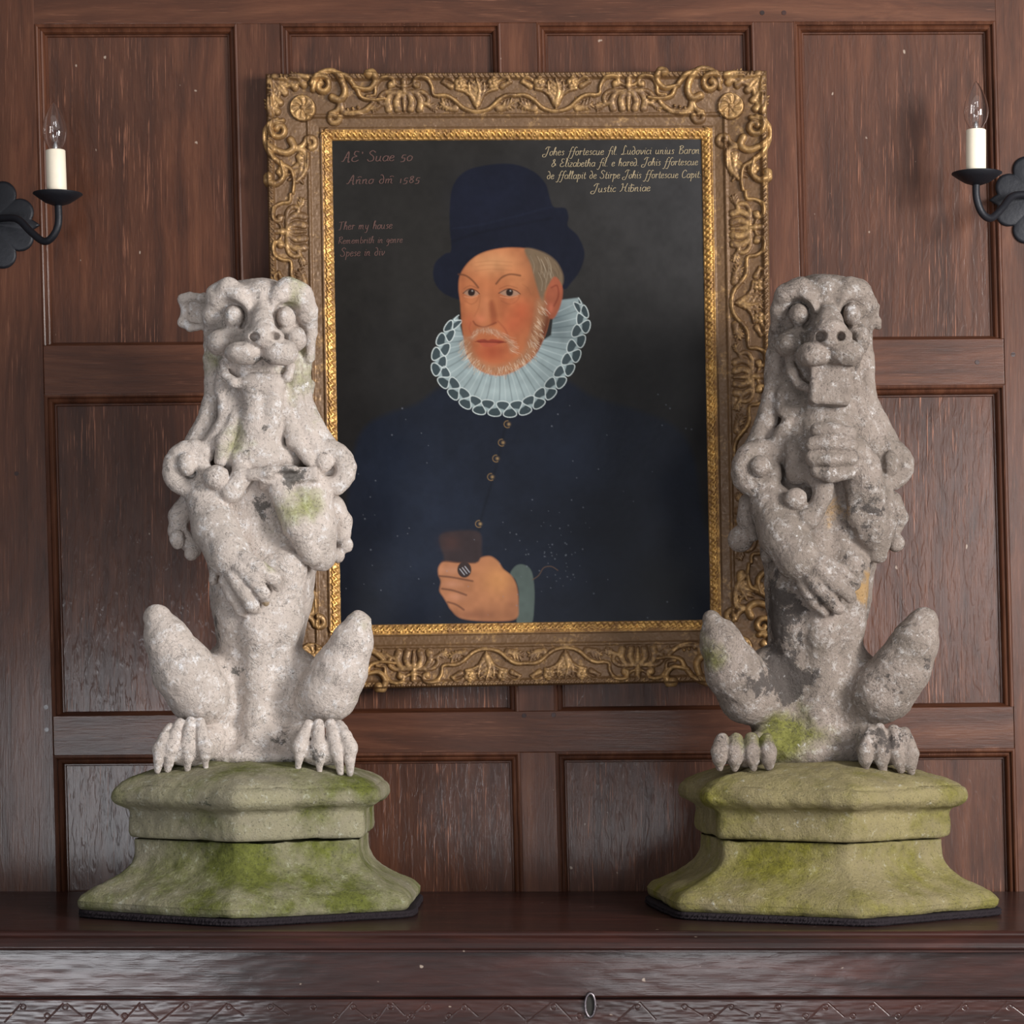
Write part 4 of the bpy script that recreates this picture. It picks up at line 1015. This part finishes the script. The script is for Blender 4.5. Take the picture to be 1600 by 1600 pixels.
# hat
shape([(676, 428), (679, 406), (694, 392), (704, 386), (702, 350), (702, 320), (706, 288), (722, 265), (750, 254), (795, 250), (830, 260), (852, 280), (860, 305), (866, 318), (884, 320), (889, 334),
       (888, 348), (904, 364), (914, 390), (908, 416), (894, 436), (880, 446), (860, 400), (800, 384), (740, 400), (722, 430), (722, 462), (700, 458), (684, 446)], (21, 24, 38), 1.3)
hat = np.ones(QX.shape)
blob(770, 300, 55, 36, (27, 31, 49), 0.5); line([(706, 372), (750, 358), (810, 346), (862, 336)], (14, 16, 26), 3, 0.6, blur=2.5); line([(706, 352), (760, 344), (862, 318)], (31, 36, 54), 2, 0.5, blur=2)
# ruff
ctr = np.array((793.0, 552.0))
outer = spline([(905, 461), (915, 478), (918, 500), (908, 530), (898, 560), (880, 590), (858, 615), (835, 632), (806, 642), (772, 641), (742, 636), (716, 620), (697, 600), (682, 580), (679, 556), (690, 522), (702, 500), (716, 488)], 10)
rf = shape(list(outer[::4])+[(722, 520), (780, 572), (862, 520), (868, 466)], (148, 163, 164), 1.5, sm=False)
blob(870, 500, 26, 36, (86, 98, 102), 0.75, rf); blob(720, 540, 22, 30, (120, 134, 136), 0.5, rf); blob(780, 608, 60, 12, (172, 186, 186), 0.5, rf)
L_ = np.r_[0, np.cumsum(np.hypot(*np.diff(outer, axis=0).T))]
def op(sv): return np.array([np.interp(sv, L_, outer[:, 0]), np.interp(sv, L_, outer[:, 1])])
fc = np.array((783.0, 520.0)); n_l = 20
for k in range(n_l*2):
    q = op(L_[-1]*(k+.5)/(n_l*2)); w = q+(fc-q)*0.52
    line([q, (q+w)/2+np.array((1, 1)), w], (74, 86, 90) if k % 2 else (196, 208, 208), 1.4 if k % 2 else 1.2, 0.6 if k % 2 else 0.45, blur=1.0, clip=rf)
per = L_[-1]/n_l; mean = []; 
for i in range(n_l*26+1):
    t_ = i/26; sv = t_*per; p = op(min(sv, L_[-1])); p2 = op(min(sv+1, L_[-1])); p1 = op(max(sv-1, 0)); tg = (p2-p1)/np.linalg.norm(p2-p1+1e-9); nrm = np.array((-tg[1], tg[0]))
    if (p-fc)@nrm < 0: nrm = -nrm
    amp = 12.5*min(1, 0.45+sv/90, 0.45+(L_[-1]-sv)/90)
    mean.append(p-nrm*6+nrm*amp*math.cos(2*math.pi*t_)+tg*per*0.30*math.sin(4*math.pi*t_))
mean = np.array(mean)
for k in range(n_l):                                       # dark hollows of the figure-eight sets
    seg = mean[int((k-.25)*26) if k else 0:int((k+.25)*26)+1]
    if len(seg) > 5: shape(list(seg), (58, 70, 74), 0.8, sm=False)
    seg = mean[int((k+.25)*26):int((k+.75)*26)+1]
    if len(seg) > 5: shape(list(seg), (66, 78, 82), 0.8, sm=False)
for k in range(n_l): line(mean[k*26:(k+1)*26+1], (206, 216, 214), 1.3, 0.95, sm=False, blur=0.55)
# face
face = shape([(719, 424), (716, 446), (719, 470), (721, 500), (724, 525), (728, 548), (740, 568), (760, 580), (785, 583), (812, 572), (836, 552), (852, 520), (862, 486), (874, 470), (878, 440), (868, 408), (840, 388), (800, 382), (760, 388), (735, 402)], (178, 108, 70), 1.6)
blob(770, 405, 42, 20, (206, 150, 104), 0.75, face); blob(745, 470, 20, 22, (196, 124, 82), 0.6, face); blob(815, 480, 22, 28, (176, 84, 54), 0.75, face)
blob(852, 520, 22, 60, (88, 46, 32), 0.95, face); blob(722, 480, 6, 60, (140, 78, 50), 0.5, face); blob(768, 545, 26, 18, (168, 78, 52), 0.8, face); blob(810, 440, 20, 26, (186, 126, 84), 0.5, face)
blob(835, 430, 12, 50, (140, 92, 62), 0.6, face)
blob(738, 520, 8, 30, (150, 84, 56), 0.5, face); blob(786, 470, 8, 26, (150, 82, 54), 0.45, face); blob(812, 452, 22, 10, (150, 92, 62), 0.45, face); blob(738, 450, 16, 9, (156, 96, 64), 0.45, face)
blob(800, 505, 16, 16, (188, 92, 62), 0.5, face); blob(732, 500, 8, 14, (176, 92, 62), 0.5, face); blob(828, 400, 16, 20, (128, 84, 58), 0.6, face)
# hair and ear
hair = shape([(820, 384), (846, 388), (868, 402), (880, 424), (878, 442), (862, 438), (852, 452), (848, 470), (838, 440), (830, 410)], (112, 94, 74), 2.0)
random.seed(2)
for i in range(26):
    x = 826+random.uniform(0, 44); y = 392+random.uniform(0, 30); line([(x, y), (x+6, y+14), (x+5, y+28)], (168, 152, 130) if i % 2 else (78, 62, 48), 0.8, 0.45, clip=hair)
ear = shape([(866, 428), (876, 436), (880, 452), (876, 474), (866, 493), (856, 490), (852, 470), (856, 446)], (152, 84, 60), 1.4)
line([(862, 445), (871, 442), (873, 458), (866, 474)], (112, 48, 36), 2.2, 0.7, blur=1.2); blob(861, 478, 4, 8, (196, 110, 84), 0.6, ear)
# brows, eyes
line([(716, 424), (727, 426), (738, 434), (747, 445)], (92, 56, 38), 2.4, 0.85, blur=1.2)
line([(775, 439), (784, 429), (797, 424), (813, 426)], (92, 56, 38), 2.6, 0.85, blur=1.2)
for cx_, w_ in ((736, 12), (796, 16)):
    shape([(cx_-w_, 453), (cx_-3, 447), (cx_+w_*.7, 451), (cx_+w_, 455), (cx_, 459)], (158, 122, 100), 0.8)
    shape([(cx_-5, 450), (cx_, 446.5), (cx_+5.5, 450), (cx_+4.6, 456), (cx_, 458), (cx_-4.4, 456)], (42, 28, 24), 0.8)
    line([(cx_-w_-1, 454), (cx_-3, 447), (cx_+w_*.6, 449.5), (cx_+w_+1, 455)], (78, 40, 28), 1.4, 0.9)
    line([(cx_-w_, 447), (cx_-2, 442), (cx_+w_*.8, 446)], (132, 76, 50), 1.2, 0.6)
    line([(cx_-w_*.8, 466), (cx_, 471), (cx_+w_*.7, 466), (cx_+w_, 458)], (138, 78, 52), 1.4, 0.5, blur=1.2)
    line([(cx_-w_*.9, 459), (cx_, 461), (cx_+w_*.8, 458)], (214, 150, 116), 1.0, 0.6)
    blob(cx_+1.5, 450, 1.2, 1.2, (210, 200, 190), 0.6)
for yy_ in (404, 410, 417): line([(742, yy_+2), (765, yy_-1), (800, yy_+1)], (158, 104, 70), 1.2, 0.4, blur=1.0)
line([(817, 440), (825, 446), (830, 456)], (140, 84, 56), 1.2, 0.4, blur=1)
# nose
blob(758, 478, 7, 24, (206, 132, 92), 0.6, face); shape([(770, 466), (776, 486), (776, 500), (768, 504), (766, 490), (764, 470)], (134, 64, 42), 3, 0.6)
blob(750, 494, 9, 8, (214, 128, 92), 0.65, face); line([(739, 498), (744, 504), (756, 507), (768, 503), (775, 500)], (104, 44, 30), 1.8, 0.75, blur=1.2)
line([(750, 458), (748, 475), (741, 490)], (146, 84, 56), 1.4, 0.45, blur=1.4)
line([(735, 500), (733, 510), (738, 522)], (140, 66, 46), 1.6, 0.4, blur=1.5); line([(778, 498), (790, 512), (796, 528)], (128, 58, 40), 1.8, 0.5, blur=1.6)
# beard, moustache, mouth
def hairs(path, wd_, n, cols, ln, dr):
    P = spline(path, 12)
    for i in range(n):
        p = P[random.randrange(len(P))]+np.array((random.uniform(-wd_, wd_), random.uniform(-wd_, wd_)))
        d_ = np.array(dr(p))+np.array((random.uniform(-.35, .35), random.uniform(-.35, .35)))
        line([p, p+d_*ln*random.uniform(.5, 1)], random.choice(cols), 0.7, 0.55, sm=False, blur=0.5)
jaw = [(846, 470), (842, 500), (834, 525), (826, 548), (806, 566), (782, 575), (758, 572), (740, 560), (730, 545), (727, 530)]
line(jaw, (158, 116, 86), 15, 0.8, blur=5, clip=face)
hairs(jaw, 7, 330, [(206, 176, 146), (178, 140, 108), (120, 74, 50), (224, 204, 180)], 9, lambda p: ((p[0]-782)/70, 0.9))
mo = [(738, 524), (746, 514), (758, 511), (770, 513), (784, 520), (796, 530), (800, 544)]
line(mo, (168, 122, 94), 7, 0.8, blur=3); hairs(mo, 3.5, 120, [(208, 176, 150), (150, 100, 74), (190, 150, 120)], 8, lambda p: ((p[0]-760)/26, 0.6))
shape([(744, 529), (756, 526), (762, 528), (770, 526), (788, 530), (776, 534), (760, 535)], (138, 60, 44), 1.0); shape([(750, 532), (762, 531), (778, 533), (768, 538), (756, 538)], (170, 84, 60), 1.2)
line([(742, 530), (760, 531), (791, 531)], (92, 30, 24), 1.1, 0.8)
# buttons
for x, y in ((793, 660), (784, 689), (775, 714), (767, 743), (748, 817)):
    line([(x+5.5*math.cos(R(a_)), y+5.5*math.sin(R(a_))) for a_ in range(60, 300, 20)], (148, 118, 78), 1.1, 0.8, sm=False); blob(x+2, y, 2.4, 2.4, (168, 138, 96), 0.8)
# cup, hand, cuff
shape([(686, 836), (712, 828), (748, 830), (752, 858), (748, 880), (700, 882), (692, 866)], (58, 46, 46), 2.5, 0.9); blob(704, 846, 14, 12, (84, 56, 50), 0.5)
shape([(797, 896), (806, 883), (818, 881), (830, 890), (835, 915), (835, 945), (830, 975), (808, 975), (811, 930), (806, 906)], (88, 100, 95), 1.2)
hand = shape([(685, 884), (694, 876), (716, 878), (744, 878), (752, 870), (766, 868), (778, 876), (786, 888), (800, 900), (808, 918), (810, 944), (806, 966), (770, 970), (722, 966), (704, 952), (698, 942), (692, 932), (686, 922), (688, 908), (684, 896)], (176, 118, 82), 1.8)
blob(780, 905, 26, 24, (204, 142, 88), 0.8, hand); blob(705, 890, 18, 7, (208, 150, 118), 0.5, hand); blob(706, 912, 16, 6, (204, 146, 116), 0.5, hand); blob(712, 932, 14, 6, (200, 142, 114), 0.5, hand); blob(740, 960, 40, 9, (128, 82, 62), 0.6, hand); blob(800, 945, 9, 30, (150, 98, 70), 0.5, hand)
for l_ in ([(686, 899), (705, 901), (738, 907)], [(690, 919), (708, 922), (728, 929)], [(699, 940), (712, 944), (724, 952)]): line(l_, (84, 52, 42), 2.4, 0.85, blur=1.4)
line([(690, 875), (712, 877), (742, 878)], (64, 44, 42), 2, 0.7, blur=1.4)
shape([(725+11*math.cos(R(a_)), 889+12.5*math.sin(R(a_))) for a_ in range(0, 360, 30)], (58, 46, 44), 0.9)
for k in range(3): line([(718+k*4, 886-k*2.0+2), (726+k*4-1, 896-k*2+1)], (178, 178, 184), 1.4, 0.9, sm=False)
# craquelure, scuffs and little losses
nz = vnoise(QX, QY, QX*0, 26, 21)*0.6+vnoise(QX, QY, QX*0, 8, 22)*0.4
Cn *= (0.80*(1+0.20*nz))[..., None]
random.seed(9)
for i in range(120):
    x, y = random.uniform(535, 1100), random.uniform(600, 965)
    if random.random() < .5: x = random.gauss(860, 40); y = random.gauss(870, 35)
    r_ = random.uniform(.5, 1.1); blob_m = (abs(QX-x) < 4) & (abs(QY-y) < 4); a_ = np.exp(-((QX[blob_m]-x)**2+(QY[blob_m]-y)**2)/r_**2)*0.6
    Cn[blob_m] = Cn[blob_m]*(1-a_[:, None])+lin((120, 125, 135))*a_[:, None]
line([(832, 905), (842, 898), (850, 886), (862, 884), (872, 890)], (96, 74, 60), 1.6, 0.7)
def canvas_mat():
    m, t, p = nt('oil_on_canvas'); at = N(t, 'ShaderNodeAttribute', attribute_name='pigment'); t.links.new(at.outputs['Color'], p.inputs['Base Color'])
    P = N(t, 'ShaderNodeNewGeometry').outputs['Position']; n = N(t, 'ShaderNodeTexNoise', {'Vector': P, 'Scale': 90.0, 'Detail': 6.0}).outputs[0]
    p.inputs['Roughness'].default_value = 0.34; p.inputs['Specular IOR Level'].default_value = 0.18
    b = N(t, 'ShaderNodeBump', {'Height': n, 'Strength': 0.12, 'Distance': 0.002}); t.links.new(b.outputs[0], p.inputs['Normal']); return m
YC = -0.0128
X, Z = toXZ(QX, QY); V = np.stack([X, np.full_like(X, YC), Z], -1).reshape(-1, 3)
i = np.arange(nv-1)[:, None]*nu+np.arange(nu-1)[None]
Q = np.stack([i, i+nu, i+nu+1, i+1], -1).reshape(-1, 4)
cv = mesh_np('canvas', V, Q, canvas_mat(), attr={'pigment': Cn.reshape(-1, 3)}); keep(cv, port)

# ------------------------------------------------------------------ painted inscriptions, pen strokes as thin raised paint
G = {  # x-height 1, ascender 2, descender -1 ; (advance, strokes)
 'a': (.95, [[(.75, .85), (.4, 1), (.1, .6), (.2, .1), (.5, 0), (.75, .4), (.78, 1)], [(.78, 1), (.76, .2), (.95, 0)]]),
 'b': (.85, [[(.1, 1.9), (.12, .2), (.4, 0), (.7, .3), (.65, .8), (.35, .95), (.12, .7)]]),
 'c': (.75, [[(.65, .85), (.4, 1), (.1, .6), (.2, .1), (.45, 0), (.7, .2)]]),
 'd': (.9, [[(.7, .8), (.35, .95), (.08, .5), (.3, 0), (.65, .2), (.6, 1.2), (.3, 1.9), (.05, 1.8)]]),
 'e': (.75, [[(.1, .5), (.55, .65), (.55, .95), (.3, 1), (.08, .6), (.15, .1), (.45, 0), (.7, .25)]]),
 'f': (.75, [[(1.0, 1.8), (.75, 2.0), (.5, 1.5), (.35, .2), (.1, -.8), (-.25, -.7)], [(.1, .95), (.75, .95)]]),
 'h': (.9, [[(.1, 0), (.25, 1.2), (.35, 1.9), (.15, 1.7), (.12, 0)], [(.15, .6), (.45, 1), (.65, .8), (.62, .1), (.85, 0)]]),
 'i': (.45, [[(.1, .8), (.2, 1), (.2, .15), (.42, 0)], [(.25, 1.4), (.3, 1.5)]]),
 'l': (.5, [[(.1, .3), (.35, 1.6), (.25, 2.0), (.15, 1.6), (.15, .2), (.45, 0)]]),
 'm': (1.35, [[(.1, 1), (.15, 0)], [(.15, .6), (.4, 1), (.5, .7), (.5, 0)], [(.5, .6), (.8, 1), (.92, .7), (.92, .1), (1.2, 0)]]),
 'n': (.95, [[(.1, 1), (.15, 0)], [(.15, .6), (.45, 1), (.6, .8), (.6, .1), (.9, 0)]]),
 'o': (.8, [[(.4, 1), (.1, .7), (.15, .1), (.45, 0), (.68, .4), (.6, .9), (.4, 1), (.8, .9)]]),
 'p': (.9, [[(.05, .9), (.2, 1), (.15, -.9)], [(.18, .7), (.5, 1), (.72, .6), (.55, .05), (.2, .1)]]),
 'r': (.7, [[(.1, .9), (.2, 1), (.18, 0)], [(.18, .6), (.4, 1), (.65, .85)]]),
 's': (.7, [[(.6, .85), (.35, 1), (.2, .75), (.5, .4), (.45, .05), (.1, .05)]]),
 't': (.6, [[(.3, 1.6), (.22, .3), (.35, 0), (.6, .15)], [(.02, 1), (.55, 1)]]),
 'u': (.95, [[(.1, 1), (.12, .2), (.35, 0), (.6, .3), (.65, 1)], [(.65, 1), (.66, .15), (.9, 0)]]),
 'v': (.85, [[(.05, .95), (.2, .9), (.35, 0), (.7, .6), (.65, 1)]]),
 'w': (1.2, [[(.05, .95), (.15, .2), (.4, .05), (.55, .9)], [(.55, .6), (.65, .1), (.95, .2), (1.05, 1)]]),
 'x': (.8, [[(.1, .95), (.7, 0)], [(.7, 1), (.05, 0)]]), 'y': (.9, [[(.1, 1), (.2, .2), (.5, .1), (.65, 1), (.5, -.7), (.1, -.8)]]),
 'g': (.85, [[(.65, .9), (.3, 1), (.1, .5), (.4, .1), (.65, .9), (.6, -.6), (.2, -.9)]]),
 'z': (.75, [[(.1, .95), (.6, .95), (.1, 0), (.7, .05)]]),
 'J': (1.2, [[(.2, 1.5), (.6, 2.1), (1.2, 2.0)], [(.85, 2.05), (.75, .8), (.45, -.3), (-.1, -.3), (-.1, .2), (.4, .3)]]),
 'L': (1.2, [[(.9, 1.8), (.6, 2.2), (.45, 1.4), (.45, .3), (.05, 0), (.4, -.05), (.8, .1), (1.15, .05)]]),
 'B': (1.2, [[(.3, 0), (.35, 1.8)], [(.1, 1.7), (.6, 2), (.95, 1.6), (.4, 1.05), (1.0, .8), (.9, .1), (.3, 0)]]),
 'E': (1.2, [[(.9, 1.9), (.4, 2), (.3, 1.4), (.7, 1.05), (.2, .8), (.15, .2), (.6, 0), (1.05, .3)]]),
 'S': (1.1, [[(.95, 1.7), (.5, 2.1), (.15, 1.6), (.75, .9), (.8, .2), (.3, 0), (0, .4)]]),
 'C': (1.1, [[(.95, 1.6), (.6, 2), (.15, 1.4), (.15, .4), (.5, 0), (1, .3)]]),
 'H': (1.5, [[(.1, 1.7), (.4, 1.9), (.35, .4), (0, 0)], [(.35, 1.0), (1.1, 1.1)], [(1.25, 2), (1.05, 1.2), (1.0, .2), (1.4, 0)]]),
 'A': (1.3, [[(0, .1), (.3, .2), (.75, 2), (.95, 0), (1.15, .05)], [(.3, .8), (1, .8)]]),
 'R': (1.2, [[(.25, 0), (.3, 1.9)], [(.05, 1.7), (.7, 2), (.9, 1.4), (.35, 1), (1.1, 0)]]),
 'T': (1.2, [[(.05, 1.8), (1.1, 1.9)], [(.6, 1.85), (.55, .1), (.2, 0)]]),
 '&': (1.1, [[(1, .3), (.6, 1.0), (.25, 1.6), (.55, 1.9), (.6, 1.4), (.1, .5), (.4, 0), (.95, .8)]]),
 '5': (.9, [[(.75, 1.1), (.35, 1.1), (.25, .55), (.65, .5), (.6, -.1), (.15, -.2)]]), '0': (.95, [[(.4, 1), (.1, .6), (.25, 0), (.65, .1), (.75, .7), (.4, 1)]]),
 '1': (.5, [[(.2, 1), (.25, 0)]]), '8': (.85, [[(.4, .8), (.15, 1.2), (.45, 1.5), (.6, 1.2), (.15, .5), (.4, 0), (.7, .4), (.4, .8)]]),
 '.': (.4, [[(.15, 0), (.2, .08)]]), ':': (.4, [[(.15, 0), (.2, .08)], [(.15, .7), (.2, .78)]]), ' ': (.75, []), "'": (.3, [[(.15, 1.9), (.2, 1.5)]]),
 '~': (0, [[(-.8, 1.4), (-.5, 1.6), (-.2, 1.45)]]),
}
def writing(name, rows_, mat, parent):
    V = []; F_ = []
    for txt, x0, y0, x1, y1, xh, wpx in rows_:
        adv = sum(G[c][0] for c in txt); sx = (x1-x0)/adv; x = x0
        for c in txt:
            a_, st = G[c]
            for s_ in st:
                P = spline(s_, 5) if len(s_) > 2 else np.array(s_, float)
                pts = []
                for u_, v_ in P:
                    xx = x+(u_+0.16*(v_-.5))*sx; f = (xx-x0)/(x1-x0); pts.append((xx, y0+(y1-y0)*f-v_*xh))
                pts = np.array(pts); tg = np.gradient(pts, axis=0); tg /= np.linalg.norm(tg, axis=1, keepdims=True)+1e-9
                nn = np.stack([-tg[:, 1], tg[:, 0]], 1); w_ = wpx*(0.55+0.55*np.abs(tg[:, 1]))[:, None]/2
                n0 = len(V)
                for p, q_ in zip(pts-nn*w_, pts+nn*w_):
                    for r_ in (p, q_):
                        X_, Z_ = toXZ(*r_); V.append((X_, YC-0.0003-0.000004*(len(V) % 400), Z_))
                F_ += [(n0+2*i, n0+2*i+1, n0+2*i+3, n0+2*i+2) for i in range(len(pts)-1)]
            x += a_*sx
    m = MB(); m.v = V; m.f = F_; o = m.build(name, mat); keep(o, parent); return o
tan_p = simple('faded_yellow_paint', srgb(150, 134, 104), 0.6, var=0.25, bscale=120); red_p = simple('faded_red_paint', srgb(82, 54, 47), 0.6, var=0.3, bscale=90)
for row in [("Johes ffortescue fil. Ludovici unius Baron", 850, 237, 1096, 234, 6.4, 1.0), ("& Elizabetha fil. e hared. Johis ffortescue", 862, 255, 1093, 252, 6.2, 1.0),
    ("de ffallapit de Stirpe Johis ffortescue Capit:", 855, 274, 1098, 272, 6.2, 1.0), ("Justic Hib~niae", 926, 295, 1018, 293, 6.4, 1.05)]:
    writing('inscription', [row], tan_p, port)['label'] = 'yellow handwritten Latin inscription'
for row in [("AE' Suae 50", 532, 247, 645, 245, 8.0, 1.7), ("An~no dm~ 1585", 540, 282, 656, 280, 7.0, 1.5), ("Ther my house", 526, 354, 612, 352, 6.5, 1.2),
    ("Remembrith in genre", 526, 376, 628, 374, 5.5, 1.1), ("Spese in div", 530, 396, 600, 394, 6.5, 1.2)]:
    writing('inscription', [row], red_p, port)['label'] = 'dim red painted inscription'

# ------------------------------------------------------------------ iron wall lights
def sconce(label, pc, dc, axis_top, axis_bot, panpx, armpts, tipdir):
    """pc plate centre px, dc candle distance; axis_top/bot px of the sleeve axis"""
    root = empty('wall_light', W(pc[0], pc[1], D), label, 'wall light', 'iron wall lights with candle bulbs')
    cs = []
    for a in range(4):
        c, s_ = math.cos(a*math.pi/2), math.sin(a*math.pi/2)
        for (x, y, r) in ((47, 20, 21), (47, -20, 21)): cs.append((x*c-y*s_, x*s_+y*c, r))
    nA = 240; rad = []
    for k in range(nA):
        th = 2*math.pi*k/nA; best = 25.0
        for x, y, r in cs:
            b = x*math.cos(th)+y*math.sin(th); disc = b*b-(x*x+y*y-r*r)
            if disc > 0: best = max(best, b+math.sqrt(disc))
        m4 = min(abs((th+math.pi/4) % (math.pi/2)-math.pi/4), 1)        # angle from nearest axis
        if m4 < 0.22: best = max(best, 78-m4*95)
        rad.append(best)
    vs = []; x0, _, z0 = W(pc[0], pc[1], D); k_ = D/F
    rings_ = [(0.0, 0.012), (0.35, 0.011), (0.7, 0.0075), (0.93, 0.0065), (1.0, 0.005), (1.0, 0.0005)]
    for f, h in rings_:
        for k in range(nA):
            th = 2*math.pi*k/nA; vs.append((x0+rad[k]*f*k_*math.cos(th), -h, z0+rad[k]*f*k_*math.sin(th)))
    m = MB(); m.add(vs, [(a*nA+k, a*nA+(k+1) % nA, (a+1)*nA+(k+1) % nA, (a+1)*nA+k) for a in range(5) for k in range(nA)])
    keep(m.build('backplate', M['iron'], smooth=True), root)
    pts = [W(px, py, D-dd) for px, py, dd in armpts]; pts = spline(pts, 7)
    m = MB(); m.tube(pts, 0.0072, 16); keep(m.build('arm', M['iron'], smooth=True), root)
    T_ = np.array(W(*axis_top, dc)); B_ = np.array(W(*axis_bot, dc)); k_ = dc/F
    m = MB(); rw = panpx/2*k_
    pz = np.array(W(axis_bot[0], axis_bot[1], dc))
    m.lathe([(0.0005, -0.0215), (0.010, -0.0205), (0.024, -0.0155), (rw*.75, -0.008), (rw, 0.0005), (rw, 0.0020), (rw*.75, -0.005), (0.022, -0.012), (0.0005, -0.014)], (pz[0]+0.0015, pz[1], pz[2]), 56)
    keep(m.build('drip_pan', M['iron'], smooth=True), root)
    ax = (T_-B_); m = MB(); r = 15.5*k_
    ring_ = [(B_-ax*0.12, r), (B_, r), (B_+ax*.5, r), (T_-ax*.015, r*.995), (T_, r*.94), (T_+ax*.001, r*.6), (T_-ax*.05, r*.5)]
    m.tube([p for p, _ in ring_], [q for _, q in ring_], 40); keep(m.build('candle_sleeve', M['wax'], smooth=True), root)
    bh = 76*k_; prof = [(.40, -.04), (.44, 0), (.62, .08), (.88, .20), (1.0, .34), (.98, .46), (.84, .62), (.60, .78), (.32, .91), (.12, .975), (.01, 1.0)]
    pr = spline(prof, 6); m = MB(); rb = 19.2*k_
    m.lathe([(a*rb, b*bh) for a, b in pr], (0, 0, 0), 40); bulb = m.build('bulb', M['glass'], smooth=True)
    for v in bulb.data.vertices: v.co.x += ax[0]/ax[2]*v.co.z; v.co += type(v.co)(T_)
    sm_ = bulb.modifiers.new('shell', 'SOLIDIFY'); sm_.thickness = 0.0006; sm_.offset = -1
    keep(bulb, root)
    m = MB(); m.lathe([(0.0005, -0.006), (0.0045, -0.006), (0.0040, 0.010), (0.0022, 0.016), (0.0005, 0.017)], tuple(T_), 16)
    a_ = T_+np.array((-0.002, 0, 0.016)); b_ = T_+np.array((0.002, 0, 0.016))
    m.tube([a_, a_+(-0.003, 0, 0.012), a_+(-0.001, 0, 0.024), b_+(0.001, 0, 0.024), b_+(0.003, 0, 0.012), b_], 0.0003, 6)
    fil = m.build('filament', simple('pale_wire', (0.7, 0.7, 0.72), 0.25, 0.8), smooth=True)
    fil.location = (0, 0, 0); fil.parent = bulb
sconce('black iron wall light with cream candle sleeve, at the left edge above left beast', (-15, 352), 4.88, (86.5, 235), (89, 304), 77,
       [(-15, 345, .012), (5, 341, .035), (28, 343, .06), (48, 362, .085), (68, 377, .105), (82, 370, .115), (91, 350, .12), (91, 320, .12)], 1)
sconce('black iron wall light with cream candle sleeve, at the right edge above right beast', (1623, 313), 4.88, (1525, 203), (1525, 272), 78,
       [(1623, 308, .012), (1600, 304, .035), (1580, 308, .055), (1565, 326, .08), (1548, 341, .10), (1534, 332, .115), (1526, 310, .12), (1525, 288, .12)], -1)
